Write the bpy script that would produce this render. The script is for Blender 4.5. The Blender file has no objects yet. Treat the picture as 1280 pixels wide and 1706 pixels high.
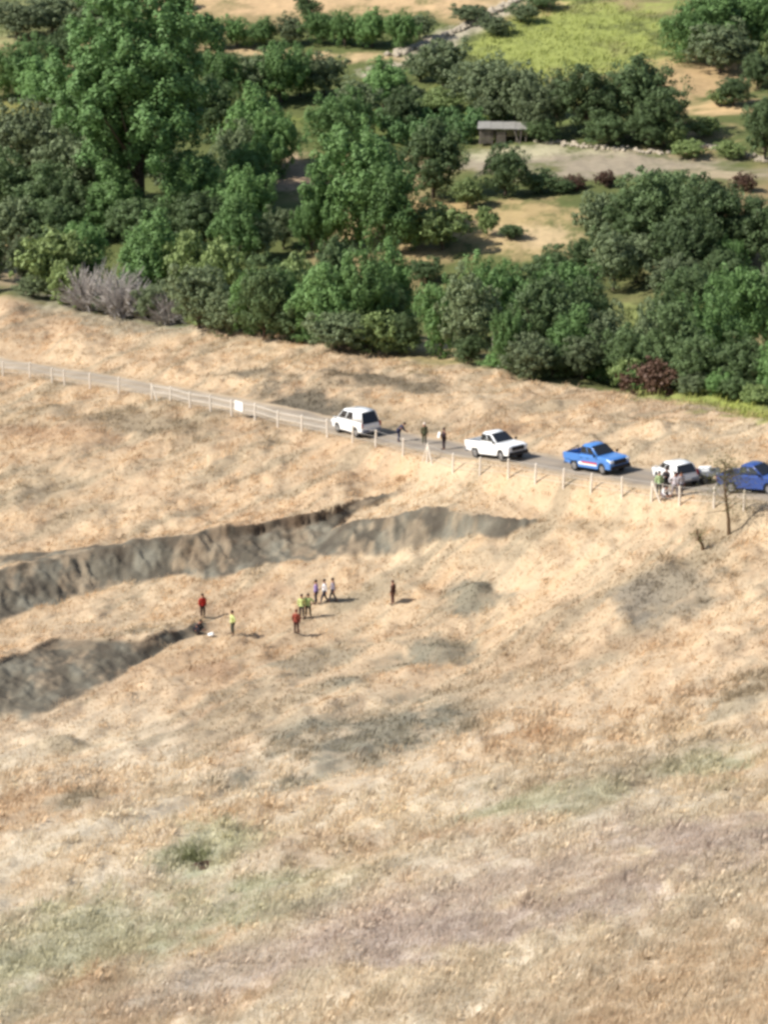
import bpy, bmesh, math, random
import numpy as np
from mathutils import Vector, Matrix

# ------------------------------------------------------------------ camera, sky, sun, exposure
S = bpy.context.scene
COL = S.collection
FPX = 5212.0                       # focal length in pixels of the 1280 px wide photograph
PITCH = math.radians(20.0)
CAMZ = 75.0
cam_d = bpy.data.cameras.new('camera')
cam = bpy.data.objects.new('camera', cam_d)
COL.objects.link(cam)
cam.location = (0, 0, CAMZ)
cam.rotation_euler = (math.pi / 2 - PITCH, 0, 0)
cam_d.sensor_fit = 'HORIZONTAL'
cam_d.sensor_width = 36.0
cam_d.lens = 36.0 * FPX / 1280.0
cam_d.clip_start = 1.0
cam_d.clip_end = 20000.0
S.camera = cam

SUN_EL = math.radians(43.0)
to_sun = Vector((-1.0, -0.16, 0)).normalized() * math.cos(SUN_EL) + Vector((0, 0, math.sin(SUN_EL)))
w = bpy.data.worlds.new('World')
S.world = w
w.use_nodes = True
nt = w.node_tree
bg = nt.nodes['Background']
sky = nt.nodes.new('ShaderNodeTexSky')
sky.sky_type = 'NISHITA'
sky.sun_disc = False
sky.sun_elevation = SUN_EL
sky.sun_rotation = math.atan2(to_sun.x, to_sun.y)
nt.links.new(sky.outputs[0], bg.inputs[0])
bg.inputs[1].default_value = 0.08
sl = bpy.data.lights.new('sun', 'SUN')
sl.energy = 4.2
sl.angle = math.radians(0.6)
sl.color = (1.0, 0.965, 0.91)
so = bpy.data.objects.new('sun', sl)
COL.objects.link(so)
so.rotation_euler = to_sun.to_track_quat('Z', 'Y').to_euler()
so.location = (-100, 0, 200)
S.view_settings.view_transform = 'Standard'
S.view_settings.look = 'None'
S.view_settings.gamma = 1.0
S.view_settings.exposure = 0.68
S.cycles.max_bounces = 5
S.cycles.diffuse_bounces = 3
S.cycles.transparent_max_bounces = 4
S.cycles.pixel_filter_type = 'BLACKMAN_HARRIS'
S.cycles.filter_width = 3.2

rng = np.random.default_rng(7)
random.seed(7)

# ------------------------------------------------------------------ numpy helpers
def smooth(a, b, v):
    t = np.clip((v - a) / (b - a), 0, 1)
    return t * t * (3 - 2 * t)

def _hash(ix, iy, seed):
    n = (ix.astype(np.int64) * 374761393 + iy.astype(np.int64) * 668265263 + seed * 974634777) & 0x7fffffff
    n = ((n ^ (n >> 13)) * 1274126177) & 0x7fffffff
    n = n ^ (n >> 16)
    return (n & 0xffff) / 65535.0

def vnoise(x, y, seed=0):
    ix = np.floor(x); iy = np.floor(y)
    fx = x - ix; fy = y - iy
    ix = ix.astype(np.int64); iy = iy.astype(np.int64)
    ux = fx * fx * fx * (fx * (fx * 6 - 15) + 10); uy = fy * fy * fy * (fy * (fy * 6 - 15) + 10)
    a = _hash(ix, iy, seed); b = _hash(ix + 1, iy, seed)
    c = _hash(ix, iy + 1, seed); d = _hash(ix + 1, iy + 1, seed)
    return (a * (1 - ux) + b * ux) * (1 - uy) + (c * (1 - ux) + d * ux) * uy

def fbm(x, y, octv=4, seed=0, gain=0.5):
    s = 0; a = 1.0; t = 0
    for o in range(octv):
        s = s + a * vnoise(x + o * 17.3, y - o * 9.1, seed + o)
        t += a; a *= gain
        x, y = (x * 0.8 - y * 0.6) * 2.03, (x * 0.6 + y * 0.8) * 2.03
    return s / t * 2 - 1

# ------------------------------------------------------------------ photo pixel -> ray
CP, SP = math.cos(PITCH), math.sin(PITCH)
def slopes(px, py):
    """x and z per metre of depth (world y) of the line of sight through a photo pixel"""
    dx = (px - 640.0) / FPX; dy = (853.0 - py) / FPX
    ry = CP + dy * SP
    return dx / ry, (-SP + dy * CP) / ry

# ------------------------------------------------------------------ terrain
ctrl = []
for px, py, D in [
    (0,1706,125),(640,1706,115),(1280,1706,100),(0,1400,152),(640,1400,144),(1280,1400,130),
    (0,1200,180),(640,1200,171),(1280,1200,156),(0,1000,207),(525,985,201),(655,1005,198),(960,1000,190),(1280,1000,181),
    (0,880,222),(320,880,219),(640,850,215),(1000,850,203),(1280,870,192),
    (0,750,243),(253,650,258),(0,600,283),(400,760,232),(593,725,233),(830,765,217),(1037,800,206),(1280,830,196),
    (0,495,305),(320,545,284),(640,595,262),(1000,650,243),(1280,690,231)]:
    a, b = slopes(px, py)
    ctrl.append((a * D, D, CAMZ + b * D))
for x, y, z in [(-60,330,-17),(0,300,-14),(45,262,-9),(-70,380,-16),(0,380,-12.5),(70,380,-10),(30,300,-11.5),(60,300,-10.5),(-30,320,-16),(0,335,-13),
                (-90,460,-12),(0,460,-8),(90,460,-6),(0,520,-5),(-30,420,-13),(40,420,-9),
                (-50,50,38),(0,50,41),(50,50,45),(-50,0,70),(0,0,72.5),(50,0,75),(0,-40,80),(-60,100,5),(60,100,25),(-60,200,-8),(60,190,13),(60,240,3),(-65,260,-14)]:
    ctrl.append((x, y, z))
ctrl = np.array(ctrl)
def _U(r2): return np.where(r2 > 1e-9, 0.5 * r2 * np.log(np.maximum(r2, 1e-9)), 0)
_c = ctrl[:, :2] / 100.0
_K = _U(((_c[:, None] - _c[None]) ** 2).sum(-1)) + np.eye(len(_c)) * 2e-4
_P = np.c_[np.ones(len(_c)), _c]
_A = np.block([[_K, _P], [_P.T, np.zeros((3, 3))]])
_w = np.linalg.solve(_A, np.r_[ctrl[:, 2], 0, 0, 0])
def base(x, y):
    x = np.asarray(x, float); y = np.asarray(y, float)
    xc = np.where(np.abs(x) < 55, x, np.sign(x) * (55 + 20 * np.tanh((np.abs(x) - 55) / 20.0)))
    yc = np.clip(y, -40, 500)
    X = xc / 100; Y = yc / 100
    z = _w[-3] + _w[-2] * X + _w[-1] * Y
    for i in range(len(_c)):
        z = z + _w[i] * _U((X - _c[i, 0]) ** 2 + (Y - _c[i, 1]) ** 2)
    return z + np.maximum(y - 500, 0) * 0.06

YS = np.concatenate([np.arange(85, 330, 0.15), np.arange(330, 620, 0.5)])
def ray_hit(px, py, fn, dz=0.0):
    a, b = slopes(px, py)
    z = CAMZ + b * YS
    g = fn(a * YS, YS) + dz
    k = np.argmax(z <= g)
    if not (z <= g).any(): k = len(YS) - 1
    if k > 0:
        d0 = z[k-1] - g[k-1]; d1 = z[k] - g[k]
        t = d0 / (d0 - d1 + 1e-9); t = min(max(t, 0), 1)
        y = YS[k-1] + t * (YS[k] - YS[k-1])
    else:
        y = YS[0]
    return np.array([a * y, y])

def curve(pts, fn=base, dz=0.0):
    p = np.array([ray_hit(px, py, fn, dz) for px, py in pts])
    return p[np.argsort(p[:, 0])]

SC = []      # scarps: (x of bottom, y of bottom, x of lip, y of lip, height knots, decay)
def scarp(bottom, lip, hk, L, cutk):
    b = curve(bottom); h = max(v for _, v in hk)
    l = []
    for px, py in lip:
        hh = np.interp(px, [k for k, _ in hk], [v for _, v in hk])
        l.append(ray_hit(px, py, base, hh))
    l = np.array(l); l = l[np.argsort(l[:, 0])]
    hx = np.array([ray_hit(k, 960, base)[0] for k, _ in hk])
    cx_ = np.array([ray_hit(k, 930, base)[0] for k, _ in cutk])
    SC.append((b, l, hx, np.array([v for _, v in hk]), L, cx_, np.array([v for _, v in cutk])))
scarp([(-80,1075),(0,1048),(70,1022),(140,1000),(200,978),(300,966),(380,955),(450,940),(500,925),(540,900),(590,858),(640,828),(690,801)],
      [(-80,965),(0,952),(60,942),(160,917),(250,906),(330,897),(400,882),(440,870),(500,860),(560,850),(590,842),(640,820),(690,797)],
      [(-80,2.3),(0,2.2),(200,1.7),(400,1.6),(555,1.4),(580,0.6),(610,0.22),(650,0.1),(710,0.0)], 7.0, [(340,0.12),(390,0.7),(430,1),(460,0.4),(490,1),(550,1),(590,0.6)])
scarp([(-80,1215),(0,1192),(60,1195),(120,1165),(180,1140),(240,1110),(300,1072),(335,1052),(360,1040)],
      [(-80,1130),(0,1106),(40,1092),(100,1068),(180,1072),(240,1066),(290,1050),(330,1034),(360,1036)],
      [(-80,1.5),(0,1.4),(100,1.1),(240,0.8),(300,0.6),(340,0.3),(365,0.0)], 6.0, [(-20,0.4),(30,0.3),(60,0.0),(150,0.0)])
scarp([(540,925),(560,925),(620,917),(700,905),(800,891),(870,880),(905,866)],
      [(540,890),(570,872),(620,855),(700,846),(780,848),(850,856),(905,860)],
      [(540,0.3),(570,1.2),(640,1.5),(760,1.3),(840,0.7),(900,0.15),(915,0.0)], 5.0, [(500,0.1)])

def scarp_parts(x, y):
    """height offset and bare-soil mask of the eroded banks"""
    dz = np.zeros_like(x); soil = np.zeros_like(x); top_ = np.zeros_like(x)
    wob = fbm(x * 0.33, y * 0.1, 3, 41) * 1.1 + fbm(x * 1.1, y * 0.4, 4, 43, 0.65) * 0.45
    rill = fbm(x * 0.8 + y * 0.35, y * 0.35, 5, 47, 0.6)
    for b, l, hx, hv, L, ckx, ckv in SC:
        yb = np.interp(x, b[:, 0], b[:, 1]) + fbm(x * 0.5, x * 0 + 1.7, 4, 59, 0.6) * 1.1; yl = np.interp(x, l[:, 0], l[:, 1]) + wob
        yl = np.maximum(yl, yb + 0.3)
        h = np.interp(x, hx, hv)
        t = (y - yb) / (yl - yb)
        tc = np.clip(t, 0, 1)
        cut = np.interp(x, ckx, ckv)      # how sheer the lip is along the bank
        lo = 0.97 - 0.5 * cut
        prof = np.where(tc < 0.88, lo * (tc / 0.88) ** 1.15, lo + (1 - lo) * smooth(0.9, 0.97, tc))
        o = h * prof
        o = np.where(y > yl, h * np.exp(-np.maximum(y - yl, 0) / L), o)
        ins = smooth(-0.08, 0.10, t + 0.12 * fbm(x * 1.1, y * 1.1, 3, 51)) * smooth(1.03, 0.98, t) * smooth(0.02, 0.15, h)
        o = o + ins * (rill * 0.13 + fbm(x * 1.8 + y * .8, y * 1.3, 4, 49, 0.65) * 0.22) * np.minimum(h, 1.4) * np.sin(np.clip(tc, 0, 1) * math.pi) ** 0.5
        dz = dz + o
        soil = np.maximum(soil, ins)
        top_ = np.maximum(top_, ins * smooth(0.70, 0.93, t + 0.25 * fbm(x * 1.2, y * 0.8, 3, 57)) * (0.25 + 0.75 * cut))  # strongest where the lip is sheer, to paint the undercut's shade
    return dz, soil, top_

# spoil heaps and humps (centre px, radius px, height m)
MND = []
for px, py, rx, ry, h in [(785,985,50,20,0.95),(725,1075,55,24,0.85),(568,1140,40,18,0.4),(640,640,130,16,0.5),(540,640,60,14,0.4),(1235,925,60,20,0.5),
                          (460,990,70,14,0.0),(120,1235,40,10,0.3),(345,1425,45,26,-0.25),(1120,960,110,34,0.5),(930,672,50,12,0.35),(120,575,50,10,0.35),(350,1255,40,8,0.3)]:
    c = ray_hit(px, py, base); ax = ray_hit(px + rx, py, base) - c; ay = ray_hit(px, py - ry, base) - c
    MND.append((c, np.linalg.inv(np.array([ax, ay]).T), h))

ROAD_PX = [(-160,575),(-60,592),(0,604),(130,626),(253,648),(386,673),(500,697),(600,720),(700,738),(830,759),(1000,785),(1130,804),(1280,822),(1400,836)]
_r = np.array([ray_hit(px, py, base) for px, py in ROAD_PX])
_r = np.vstack([_r[0] + (_r[0] - _r[1]) * 1.5, _r, _r[-1] + (_r[-1] - _r[-2]) * 2.5])
def catmull(P, n):
    out = []
    P = np.vstack([2 * P[0] - P[1], P, 2 * P[-1] - P[-2]])
    for i in range(1, len(P) - 2):
        for k in range(n):
            t = k / n
            out.append(0.5 * ((2 * P[i]) + (-P[i-1] + P[i+1]) * t + (2*P[i-1] - 5*P[i] + 4*P[i+1] - P[i+2]) * t*t + (-P[i-1] + 3*P[i] - 3*P[i+1] + P[i+2]) * t**3))
    out.append(P[-2])
    return np.array(out)
ROAD = catmull(_r, 8)
# light smoothing so the track bends gently
for _ in range(14):
    ROAD[1:-1] = 0.25 * ROAD[:-2] + 0.5 * ROAD[1:-1] + 0.25 * ROAD[2:]
ROADZ = base(ROAD[:, 0], ROAD[:, 1])
def road_near(x, y):
    """distance to the road centreline and the road's height there"""
    d = np.full(x.shape, 1e9); z = np.zeros(x.shape)
    m = (y > 120) & (y < 420) & (np.abs(x) < 90)
    xm, ym = x[m], y[m]
    dm = np.full(xm.shape, 1e9); zm = np.zeros(xm.shape)
    for i in range(len(ROAD) - 1):
        a = ROAD[i]; v = ROAD[i+1] - a
        t = np.clip(((xm - a[0]) * v[0] + (ym - a[1]) * v[1]) / (v @ v), 0, 1)
        dd = np.hypot(xm - a[0] - t * v[0], ym - a[1] - t * v[1])
        q = dd < dm
        dm = np.where(q, dd, dm); zm = np.where(q, ROADZ[i] + t * (ROADZ[i+1] - ROADZ[i]), zm)
    d[m] = dm; z[m] = zm
    return d, z
ROAD_HW = 2.05

# direction of the drag lines on the near slope
_s0 = ray_hit(300, 1330, base); _s1 = ray_hit(900, 1080, base)
SD = (_s1 - _s0) / np.linalg.norm(_s1 - _s0)
_t0 = ray_hit(100, 640, base); _t1 = ray_hit(500, 720, base)
TD = (_t1 - _t0) / np.linalg.norm(_t1 - _t0)

def relief(x, y):
    near = smooth(205, 190, y + 0.3 * x)
    u = x * SD[0] + y * SD[1]; v = -x * SD[1] + y * SD[0]
    wv = fbm(x * 0.06, y * 0.05, 3, 93) * 3.5
    a = fbm(u * 0.08, (v + wv) * 0.30, 4, 3, 0.45) * 0.55 + fbm(u * 0.5, v * 1.2, 2, 5) * 0.06
    u2 = x * TD[0] + y * TD[1]; v2 = -x * TD[1] + y * TD[0]
    b = fbm(x * 0.24, y * 0.15, 4, 11, 0.42) * 0.62 + fbm(x * 0.7, y * 0.35, 2, 13) * 0.10
    r = a * near + b * (1 - near)
    c = np.clip(fbm(x * 0.6, y * 0.34, 2, 21), 0, 1) * 0.34      # tussocks
    far = smooth(335, 300, y)
    return r * (0.35 + 0.65 * far) + c * (0.2 + 0.8 * far) + fbm(x * 0.035, y * 0.03, 3, 31) * 0.8

def height_full(x, y):
    x = np.asarray(x, float); y = np.asarray(y, float)
    shp = x.shape
    x = np.atleast_1d(x).ravel(); y = np.atleast_1d(y).ravel()
    z = base(x, y)
    dz, soil, _t = scarp_parts(x, y)
    z = z + dz
    rel = relief(x, y) * (1 - 0.55 * soil)
    z = z + rel
    for c, M, h in MND:
        q = M @ np.array([x - c[0], y - c[1]])
        r = np.sqrt((q ** 2).sum(0))
        z = z + h * np.clip(1 - r, 0, 1) ** 1.1
    d, rz = road_near(x, y)
    k = smooth(ROAD_HW + 2.6, ROAD_HW + 0.3, d)
    z = z * (1 - k) + (rz + 0.0) * k
    # camera stands on the ground, not in it
    z = np.minimum(z, 73.2 + np.maximum(0, -y) * 0.2)
    return z.reshape(shp)

def H(x, y): return float(height_full(np.array([x]), np.array([y]))[0])
def at(px, py):
    p = ray_hit(px, py, height_full)
    return Vector((p[0], p[1], H(p[0], p[1])))

# ------------------------------------------------------------------ ground colour (plants and soil, plus shade painted at bank lips and ridges)
def lin(r, g, b):
    f = lambda c: ((c / 255) / 12.92) if c / 255 <= 0.04045 else (((c / 255) + 0.055) / 1.055) ** 2.4
    return np.array([f(r), f(g), f(b)])
STRAW = lin(193,170,140); STRAW2 = lin(186,160,130); PALE = lin(203,184,154); BROWN = lin(146,120,96); DULL = lin(150,138,116)
SOIL = lin(106,100,87); SOILD = lin(76,69,60); GREYG = lin(132,128,112); MAUVE = lin(184,168,156); GREEN = lin(164,168,138)
patches = []
def patch(px, py, rx, ry, ang, col, k=0.8, seed=0):
    c = ray_hit(px, py, base)
    a = math.radians(ang)
    ax = ray_hit(px + rx * math.cos(a), py - rx * math.sin(a), base) - c
    ay = ray_hit(px + ry * math.sin(a), py + ry * math.cos(a), base) - c
    patches.append((c, np.linalg.inv(np.array([ax, ay]).T), col, k))
# near slope
patch(130,1600,330,80,18,GREEN,.5); patch(330,1420,90,45,20,GREEN,.6); patch(470,1500,200,50,18,GREEN*0.95,.35)
patch(900,1345,130,30,10,GREEN,.65); patch(1190,1270,90,26,14,GREEN,.6); patch(1000,1300,190,60,12,DULL*1.15,.45)
patch(870,1480,330,75,12,MAUVE,.55); patch(1200,1400,170,50,20,MAUVE*.93,.55); patch(500,1600,360,45,14,MAUVE,.45); patch(760,1560,200,30,12,MAUVE*.85,.5)
patch(780,1400,120,14,3,BROWN*1.35,.45); patch(560,1420,160,24,8,BROWN*1.5,.35); patch(150,1650,90,20,20,BROWN*1.6,.4)
patch(1100,1640,300,60,14,STRAW*.95,.5)
patch(640,1215,190,40,20,GREYG*.82,.85); patch(740,1190,60,26,10,GREYG*.8,.8); patch(540,1280,140,18,20,GREYG,.6); patch(470,1215,60,24,20,GREYG,.5)
patch(570,1142,42,18,5,GREYG*.85,.8); patch(725,1078,70,26,5,GREYG*.85,.85); patch(785,990,62,22,5,GREYG*.85,.9); patch(660,1090,50,18,15,GREYG,.5)
patch(1115,985,115,42,28,lin(140,131,114),.9); patch(1060,1012,50,22,30,lin(136,128,114),.85); patch(1180,930,80,22,-5,DULL,.7); patch(1240,1155,120,30,28,GREYG,.6)
patch(540,1090,90,16,18,GREYG,.6); patch(125,1235,50,10,5,DULL,.7); patch(350,1255,50,9,8,DULL*.9,.7); patch(130,1325,40,12,10,GREYG*.9,.7)
patch(355,1125,50,13,0,BROWN*1.2,.7); patch(450,985,60,10,8,BROWN*1.3,.5); patch(370,1015,50,12,5,BROWN*1.3,.4); patch(590,990,60,12,12,DULL,.6)
patch(950,1090,130,16,10,STRAW2*.85,.6); patch(820,1150,80,35,10,STRAW,.5); patch(900,880,120,12,8,DULL,.5); patch(850,915,90,20,8,DULL,.4)
# road side
patch(200,700,200,30,-6,DULL*.95,.5); patch(90,730,120,12,-5,BROWN*1.3,.4); patch(250,712,90,14,-8,DULL*.8,.5); patch(60,810,80,40,10,DULL,.45)
patch(620,640,150,15,-2,DULL*.62,.9); patch(440,634,80,10,0,DULL*.7,.8); patch(500,670,130,15,-14,SOIL*.95,.95); patch(700,700,120,16,-8,DULL,.5)
patch(850,716,50,7,0,BROWN,.7); patch(930,672,45,10,0,DULL*.9,.7); patch(1130,745,160,20,-5,DULL*1.1,.4); patch(150,520,200,22,-12,GREYG*1.35,.6)
patch(1185,672,150,20,-8,lin(150,156,84),.95); patch(1110,662,70,10,-8,lin(146,152,88),.8); patch(1080,655,60,10,-5,lin(146,146,90),.7)
# valley
VB = lin(92,98,58)
patch(950,70,170,75,8,lin(146,152,84),.9); patch(560,4,260,22,0,lin(190,160,122),.9); patch(440,88,110,9,-3,lin(186,160,122),.9); patch(640,95,110,7,-3,lin(186,160,122),.8)
patch(760,55,130,14,25,lin(178,166,146),.8); patch(1000,273,240,24,-3,lin(150,138,118),1.0); patch(860,252,120,9,0,lin(180,172,140),.7); patch(840,380,170,45,0,lin(176,152,110),.85); patch(900,395,70,18,0,lin(190,166,130),.7)
patch(1180,130,90,40,-5,lin(180,150,112),.8); patch(1190,175,80,12,-3,lin(196,166,124),.9); patch(1130,225,90,26,-8,lin(186,158,116),.8); patch(1230,340,80,30,0,lin(150,128,96),.7)
patch(500,285,50,30,0,lin(170,146,120),1.0); patch(20,465,60,20,0,lin(160,140,112),.9); patch(740,205,140,26,0,lin(116,130,72),.8); patch(400,205,90,16,0,lin(128,134,70),.8)
patch(1110,525,130,24,0,lin(134,140,84),.9); patch(740,580,60,30,0,lin(176,156,116),.8); patch(1240,560,60,24,0,lin(150,132,98),.7); patch(720,345,60,20,0,lin(178,150,106),.7); patch(700,425,60,20,0,lin(170,146,106),.6)
patch(30,350-170,120,14,0,lin(140,134,80),.6); patch(60,30,110,40,0,lin(150,152,108),.7); patch(1180,295,60,14,-3,lin(176,158,128),.7); patch(420,560,60,8,0,DULL,.3)

CREST = curve([(-400,425),(-100,478),(0,495),(160,520),(320,545),(480,570),(640,595),(820,622),(1000,650),(1280,690),(1500,725)])
def ground_color(x, y):
    n1 = fbm(x * 0.11, y * 0.07, 4, 61); n2 = fbm(x * 0.5, y * 0.3, 4, 71); n3 = fbm(x * 2.2, y * 1.4, 3, 81)
    u = x * SD[0] + y * SD[1]; v = -x * SD[1] + y * SD[0]
    wv = fbm(x * 0.06, y * 0.05, 3, 93) * 3.5
    st = fbm(u * 0.07 + wv * .1, (v + wv) * 0.5, 5, 91, 0.62)
    def mix(a, b, t): return a * (1 - t[:, None]) + b * t[:, None]
    c = np.tile(STRAW, (len(x), 1))
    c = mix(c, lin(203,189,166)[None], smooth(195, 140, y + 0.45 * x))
    c = mix(c, PALE[None], smooth(0.0, 0.6, n1) * 0.6)
    c = mix(c, STRAW2[None], smooth(0.0, 0.5, -n1) * 0.7)
    c = mix(c, BROWN[None], smooth(0.15, 0.5, n2) * 0.34 * (0.4 + 0.6 * smooth(140, 180, y + 0.45 * x)))
    c = mix(c, DULL[None], smooth(0.0, 0.4, st) * 0.65 * (0.5 + 0.5 * smooth(140, 180, y + 0.45 * x)))  # dull grass streaks, deepened in colour to read as shaded ridges
    c = mix(c, lin(196,164,124)[None], smooth(0.05, 0.45, -st) * 0.3)
    c = mix(c, PALE[None], smooth(0.1, 0.5, -n3) * 0.3)
    vm = smooth(-1.5, 3.0, y - np.interp(x, CREST[:, 0], CREST[:, 1]))
    vb = mix(np.tile(VB, (len(x), 1)), lin(150,132,96)[None], smooth(-0.1, 0.5, fbm(x * 0.06, y * 0.05, 4, 101)))
    c = c * (1 - vm[:, None]) + vb * vm[:, None]
    jx = fbm(x * 0.35, y * 0.35, 4, 111) ; 
    for cc, M, col, k in patches:
        q = M @ np.array([x - cc[0], y - cc[1]])
        r = np.sqrt((q ** 2).sum(0))
        sel = r < 1.9
        if not sel.any(): continue
        t = np.zeros(len(x)); t[sel] = smooth(1.45, 0.35, r[sel] + jx[sel] * 0.95 + n3[sel] * 0.35) * k
        c = mix(c, np.asarray(col)[None], t)
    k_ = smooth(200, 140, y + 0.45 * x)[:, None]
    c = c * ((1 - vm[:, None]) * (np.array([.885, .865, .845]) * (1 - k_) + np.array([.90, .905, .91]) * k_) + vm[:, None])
    _, soil, topsoil_shade = scarp_parts(x, y)
    n4 = fbm(x * 0.8, y * 0.5, 4, 121)
    sc = mix(np.tile(SOIL, (len(x), 1)), SOILD[None], smooth(-0.2, 0.4, n4) * 0.7)
    sc = mix(sc, lin(128,124,110)[None], smooth(0.1, 0.5, -n4) * 0.6)
    c = mix(c, sc, soil * (0.62 + 0.38 * smooth(-0.35, 0.1, n2 + n3 * 0.4)))
    c = mix(c, lin(82,66,52)[None], topsoil_shade * 0.85)  # brown topsoil tint, deepened as painted shade below the overhanging lip
    return c, soil

# ------------------------------------------------------------------ materials
def mat(name, color, rough=0.8, metal=0.0, noise=0.0, nscale=3.0, spec=0.3, transl=0.0, attr=None, objrand=0.0, coat=0.0, bump=0.0, islands=0.0):
    m = bpy.data.materials.new(name); m.use_nodes = True
    n = m.node_tree; N = n.nodes; L = n.links
    p = N['Principled BSDF']
    p.inputs['Roughness'].default_value = rough
    p.inputs['Metallic'].default_value = metal
    p.inputs['Specular IOR Level'].default_value = spec
    p.inputs['Coat Weight'].default_value = coat
    src = None
    if attr:
        a = N.new('ShaderNodeAttribute'); a.attribute_name = attr; src = a.outputs['Color']
    else:
        r = N.new('ShaderNodeRGB'); r.outputs[0].default_value = (*color, 1); src = r.outputs[0]
    def scale_by(src, val):
        v = N.new('ShaderNodeVectorMath'); v.operation = 'SCALE'
        L.new(src, v.inputs[0]); L.new(val, v.inputs['Scale']); return v.outputs[0]
    if noise:
        tc = N.new('ShaderNodeTexCoord'); nz = N.new('ShaderNodeTexNoise'); nz.inputs['Scale'].default_value = nscale; nz.inputs['Detail'].default_value = 6
        L.new(tc.outputs['Object'], nz.inputs['Vector'])
        mr = N.new('ShaderNodeMapRange'); mr.inputs[1].default_value = 0.3; mr.inputs[2].default_value = 0.7
        mr.inputs[3].default_value = 1 - noise; mr.inputs[4].default_value = 1 + noise
        L.new(nz.outputs['Fac'], mr.inputs[0]); src = scale_by(src, mr.outputs[0])
        if bump:
            b = N.new('ShaderNodeBump'); b.inputs['Distance'].default_value = bump; b.inputs['Strength'].default_value = 1
            L.new(nz.outputs['Fac'], b.inputs['Height']); L.new(b.outputs[0], p.inputs['Normal'])
    if objrand:
        oi = N.new('ShaderNodeObjectInfo')
        mr = N.new('ShaderNodeMapRange'); mr.inputs[3].default_value = 1 - objrand; mr.inputs[4].default_value = 1 + objrand
        L.new(oi.outputs['Random'], mr.inputs[0]); src = scale_by(src, mr.outputs[0])
    if islands:
        g = N.new('ShaderNodeNewGeometry')
        mr = N.new('ShaderNodeMapRange'); mr.inputs[3].default_value = 1 - islands; mr.inputs[4].default_value = 1 + islands
        L.new(g.outputs['Random Per Island'], mr.inputs[0]); src = scale_by(src, mr.outputs[0])
    L.new(src, p.inputs['Base Color'])
    if transl:
        t = N.new('ShaderNodeBsdfTranslucent'); L.new(src, t.inputs['Color'])
        mx = N.new('ShaderNodeMixShader'); mx.inputs[0].default_value = transl
        L.new(p.outputs[0], mx.inputs[1]); L.new(t.outputs[0], mx.inputs[2])
        L.new(mx.outputs[0], N['Material Output'].inputs[0])
    return m

def glass_mat(name, col=(0.02, 0.022, 0.026)):
    return mat(name, col, rough=0.12, spec=0.6)

# ------------------------------------------------------------------ mesh helpers
def mesh_np(name, V, F, material, parent=None, colors=None, link=True, smooth_shade=False):
    me = bpy.data.meshes.new(name)
    V = np.asarray(V, np.float32); F = np.asarray(F, np.int32)
    me.vertices.add(len(V)); me.vertices.foreach_set('co', V.ravel())
    k = F.shape[1]
    me.loops.add(F.size); me.loops.foreach_set('vertex_index', F.ravel())
    me.polygons.add(len(F)); me.polygons.foreach_set('loop_start', np.arange(0, F.size, k, dtype=np.int32))
    if smooth_shade: me.polygons.foreach_set('use_smooth', np.ones(len(F), bool))
    me.update(calc_edges=True)
    if colors is not None:
        ca = me.color_attributes.new('tint', 'FLOAT_COLOR', 'POINT')
        cc = np.ones((len(V), 4), np.float32); cc[:, :3] = colors
        ca.data.foreach_set('color', cc.ravel())
    me.materials.append(material)
    if not link: return me
    o = bpy.data.objects.new(name, me); COL.objects.link(o)
    if parent: o.parent = parent
    return o

def tag(o, label=None, cat=None, group=None, kind=None):
    if label: o['label'] = label
    if cat: o['category'] = cat
    if group: o['group'] = group
    if kind: o['kind'] = kind
    return o

def empty(name, loc=(0, 0, 0), rz=0.0):
    o = bpy.data.objects.new(name, None); COL.objects.link(o)
    o.location = loc; o.rotation_euler = (0, 0, rz); o.empty_display_size = 0.3
    return o

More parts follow.
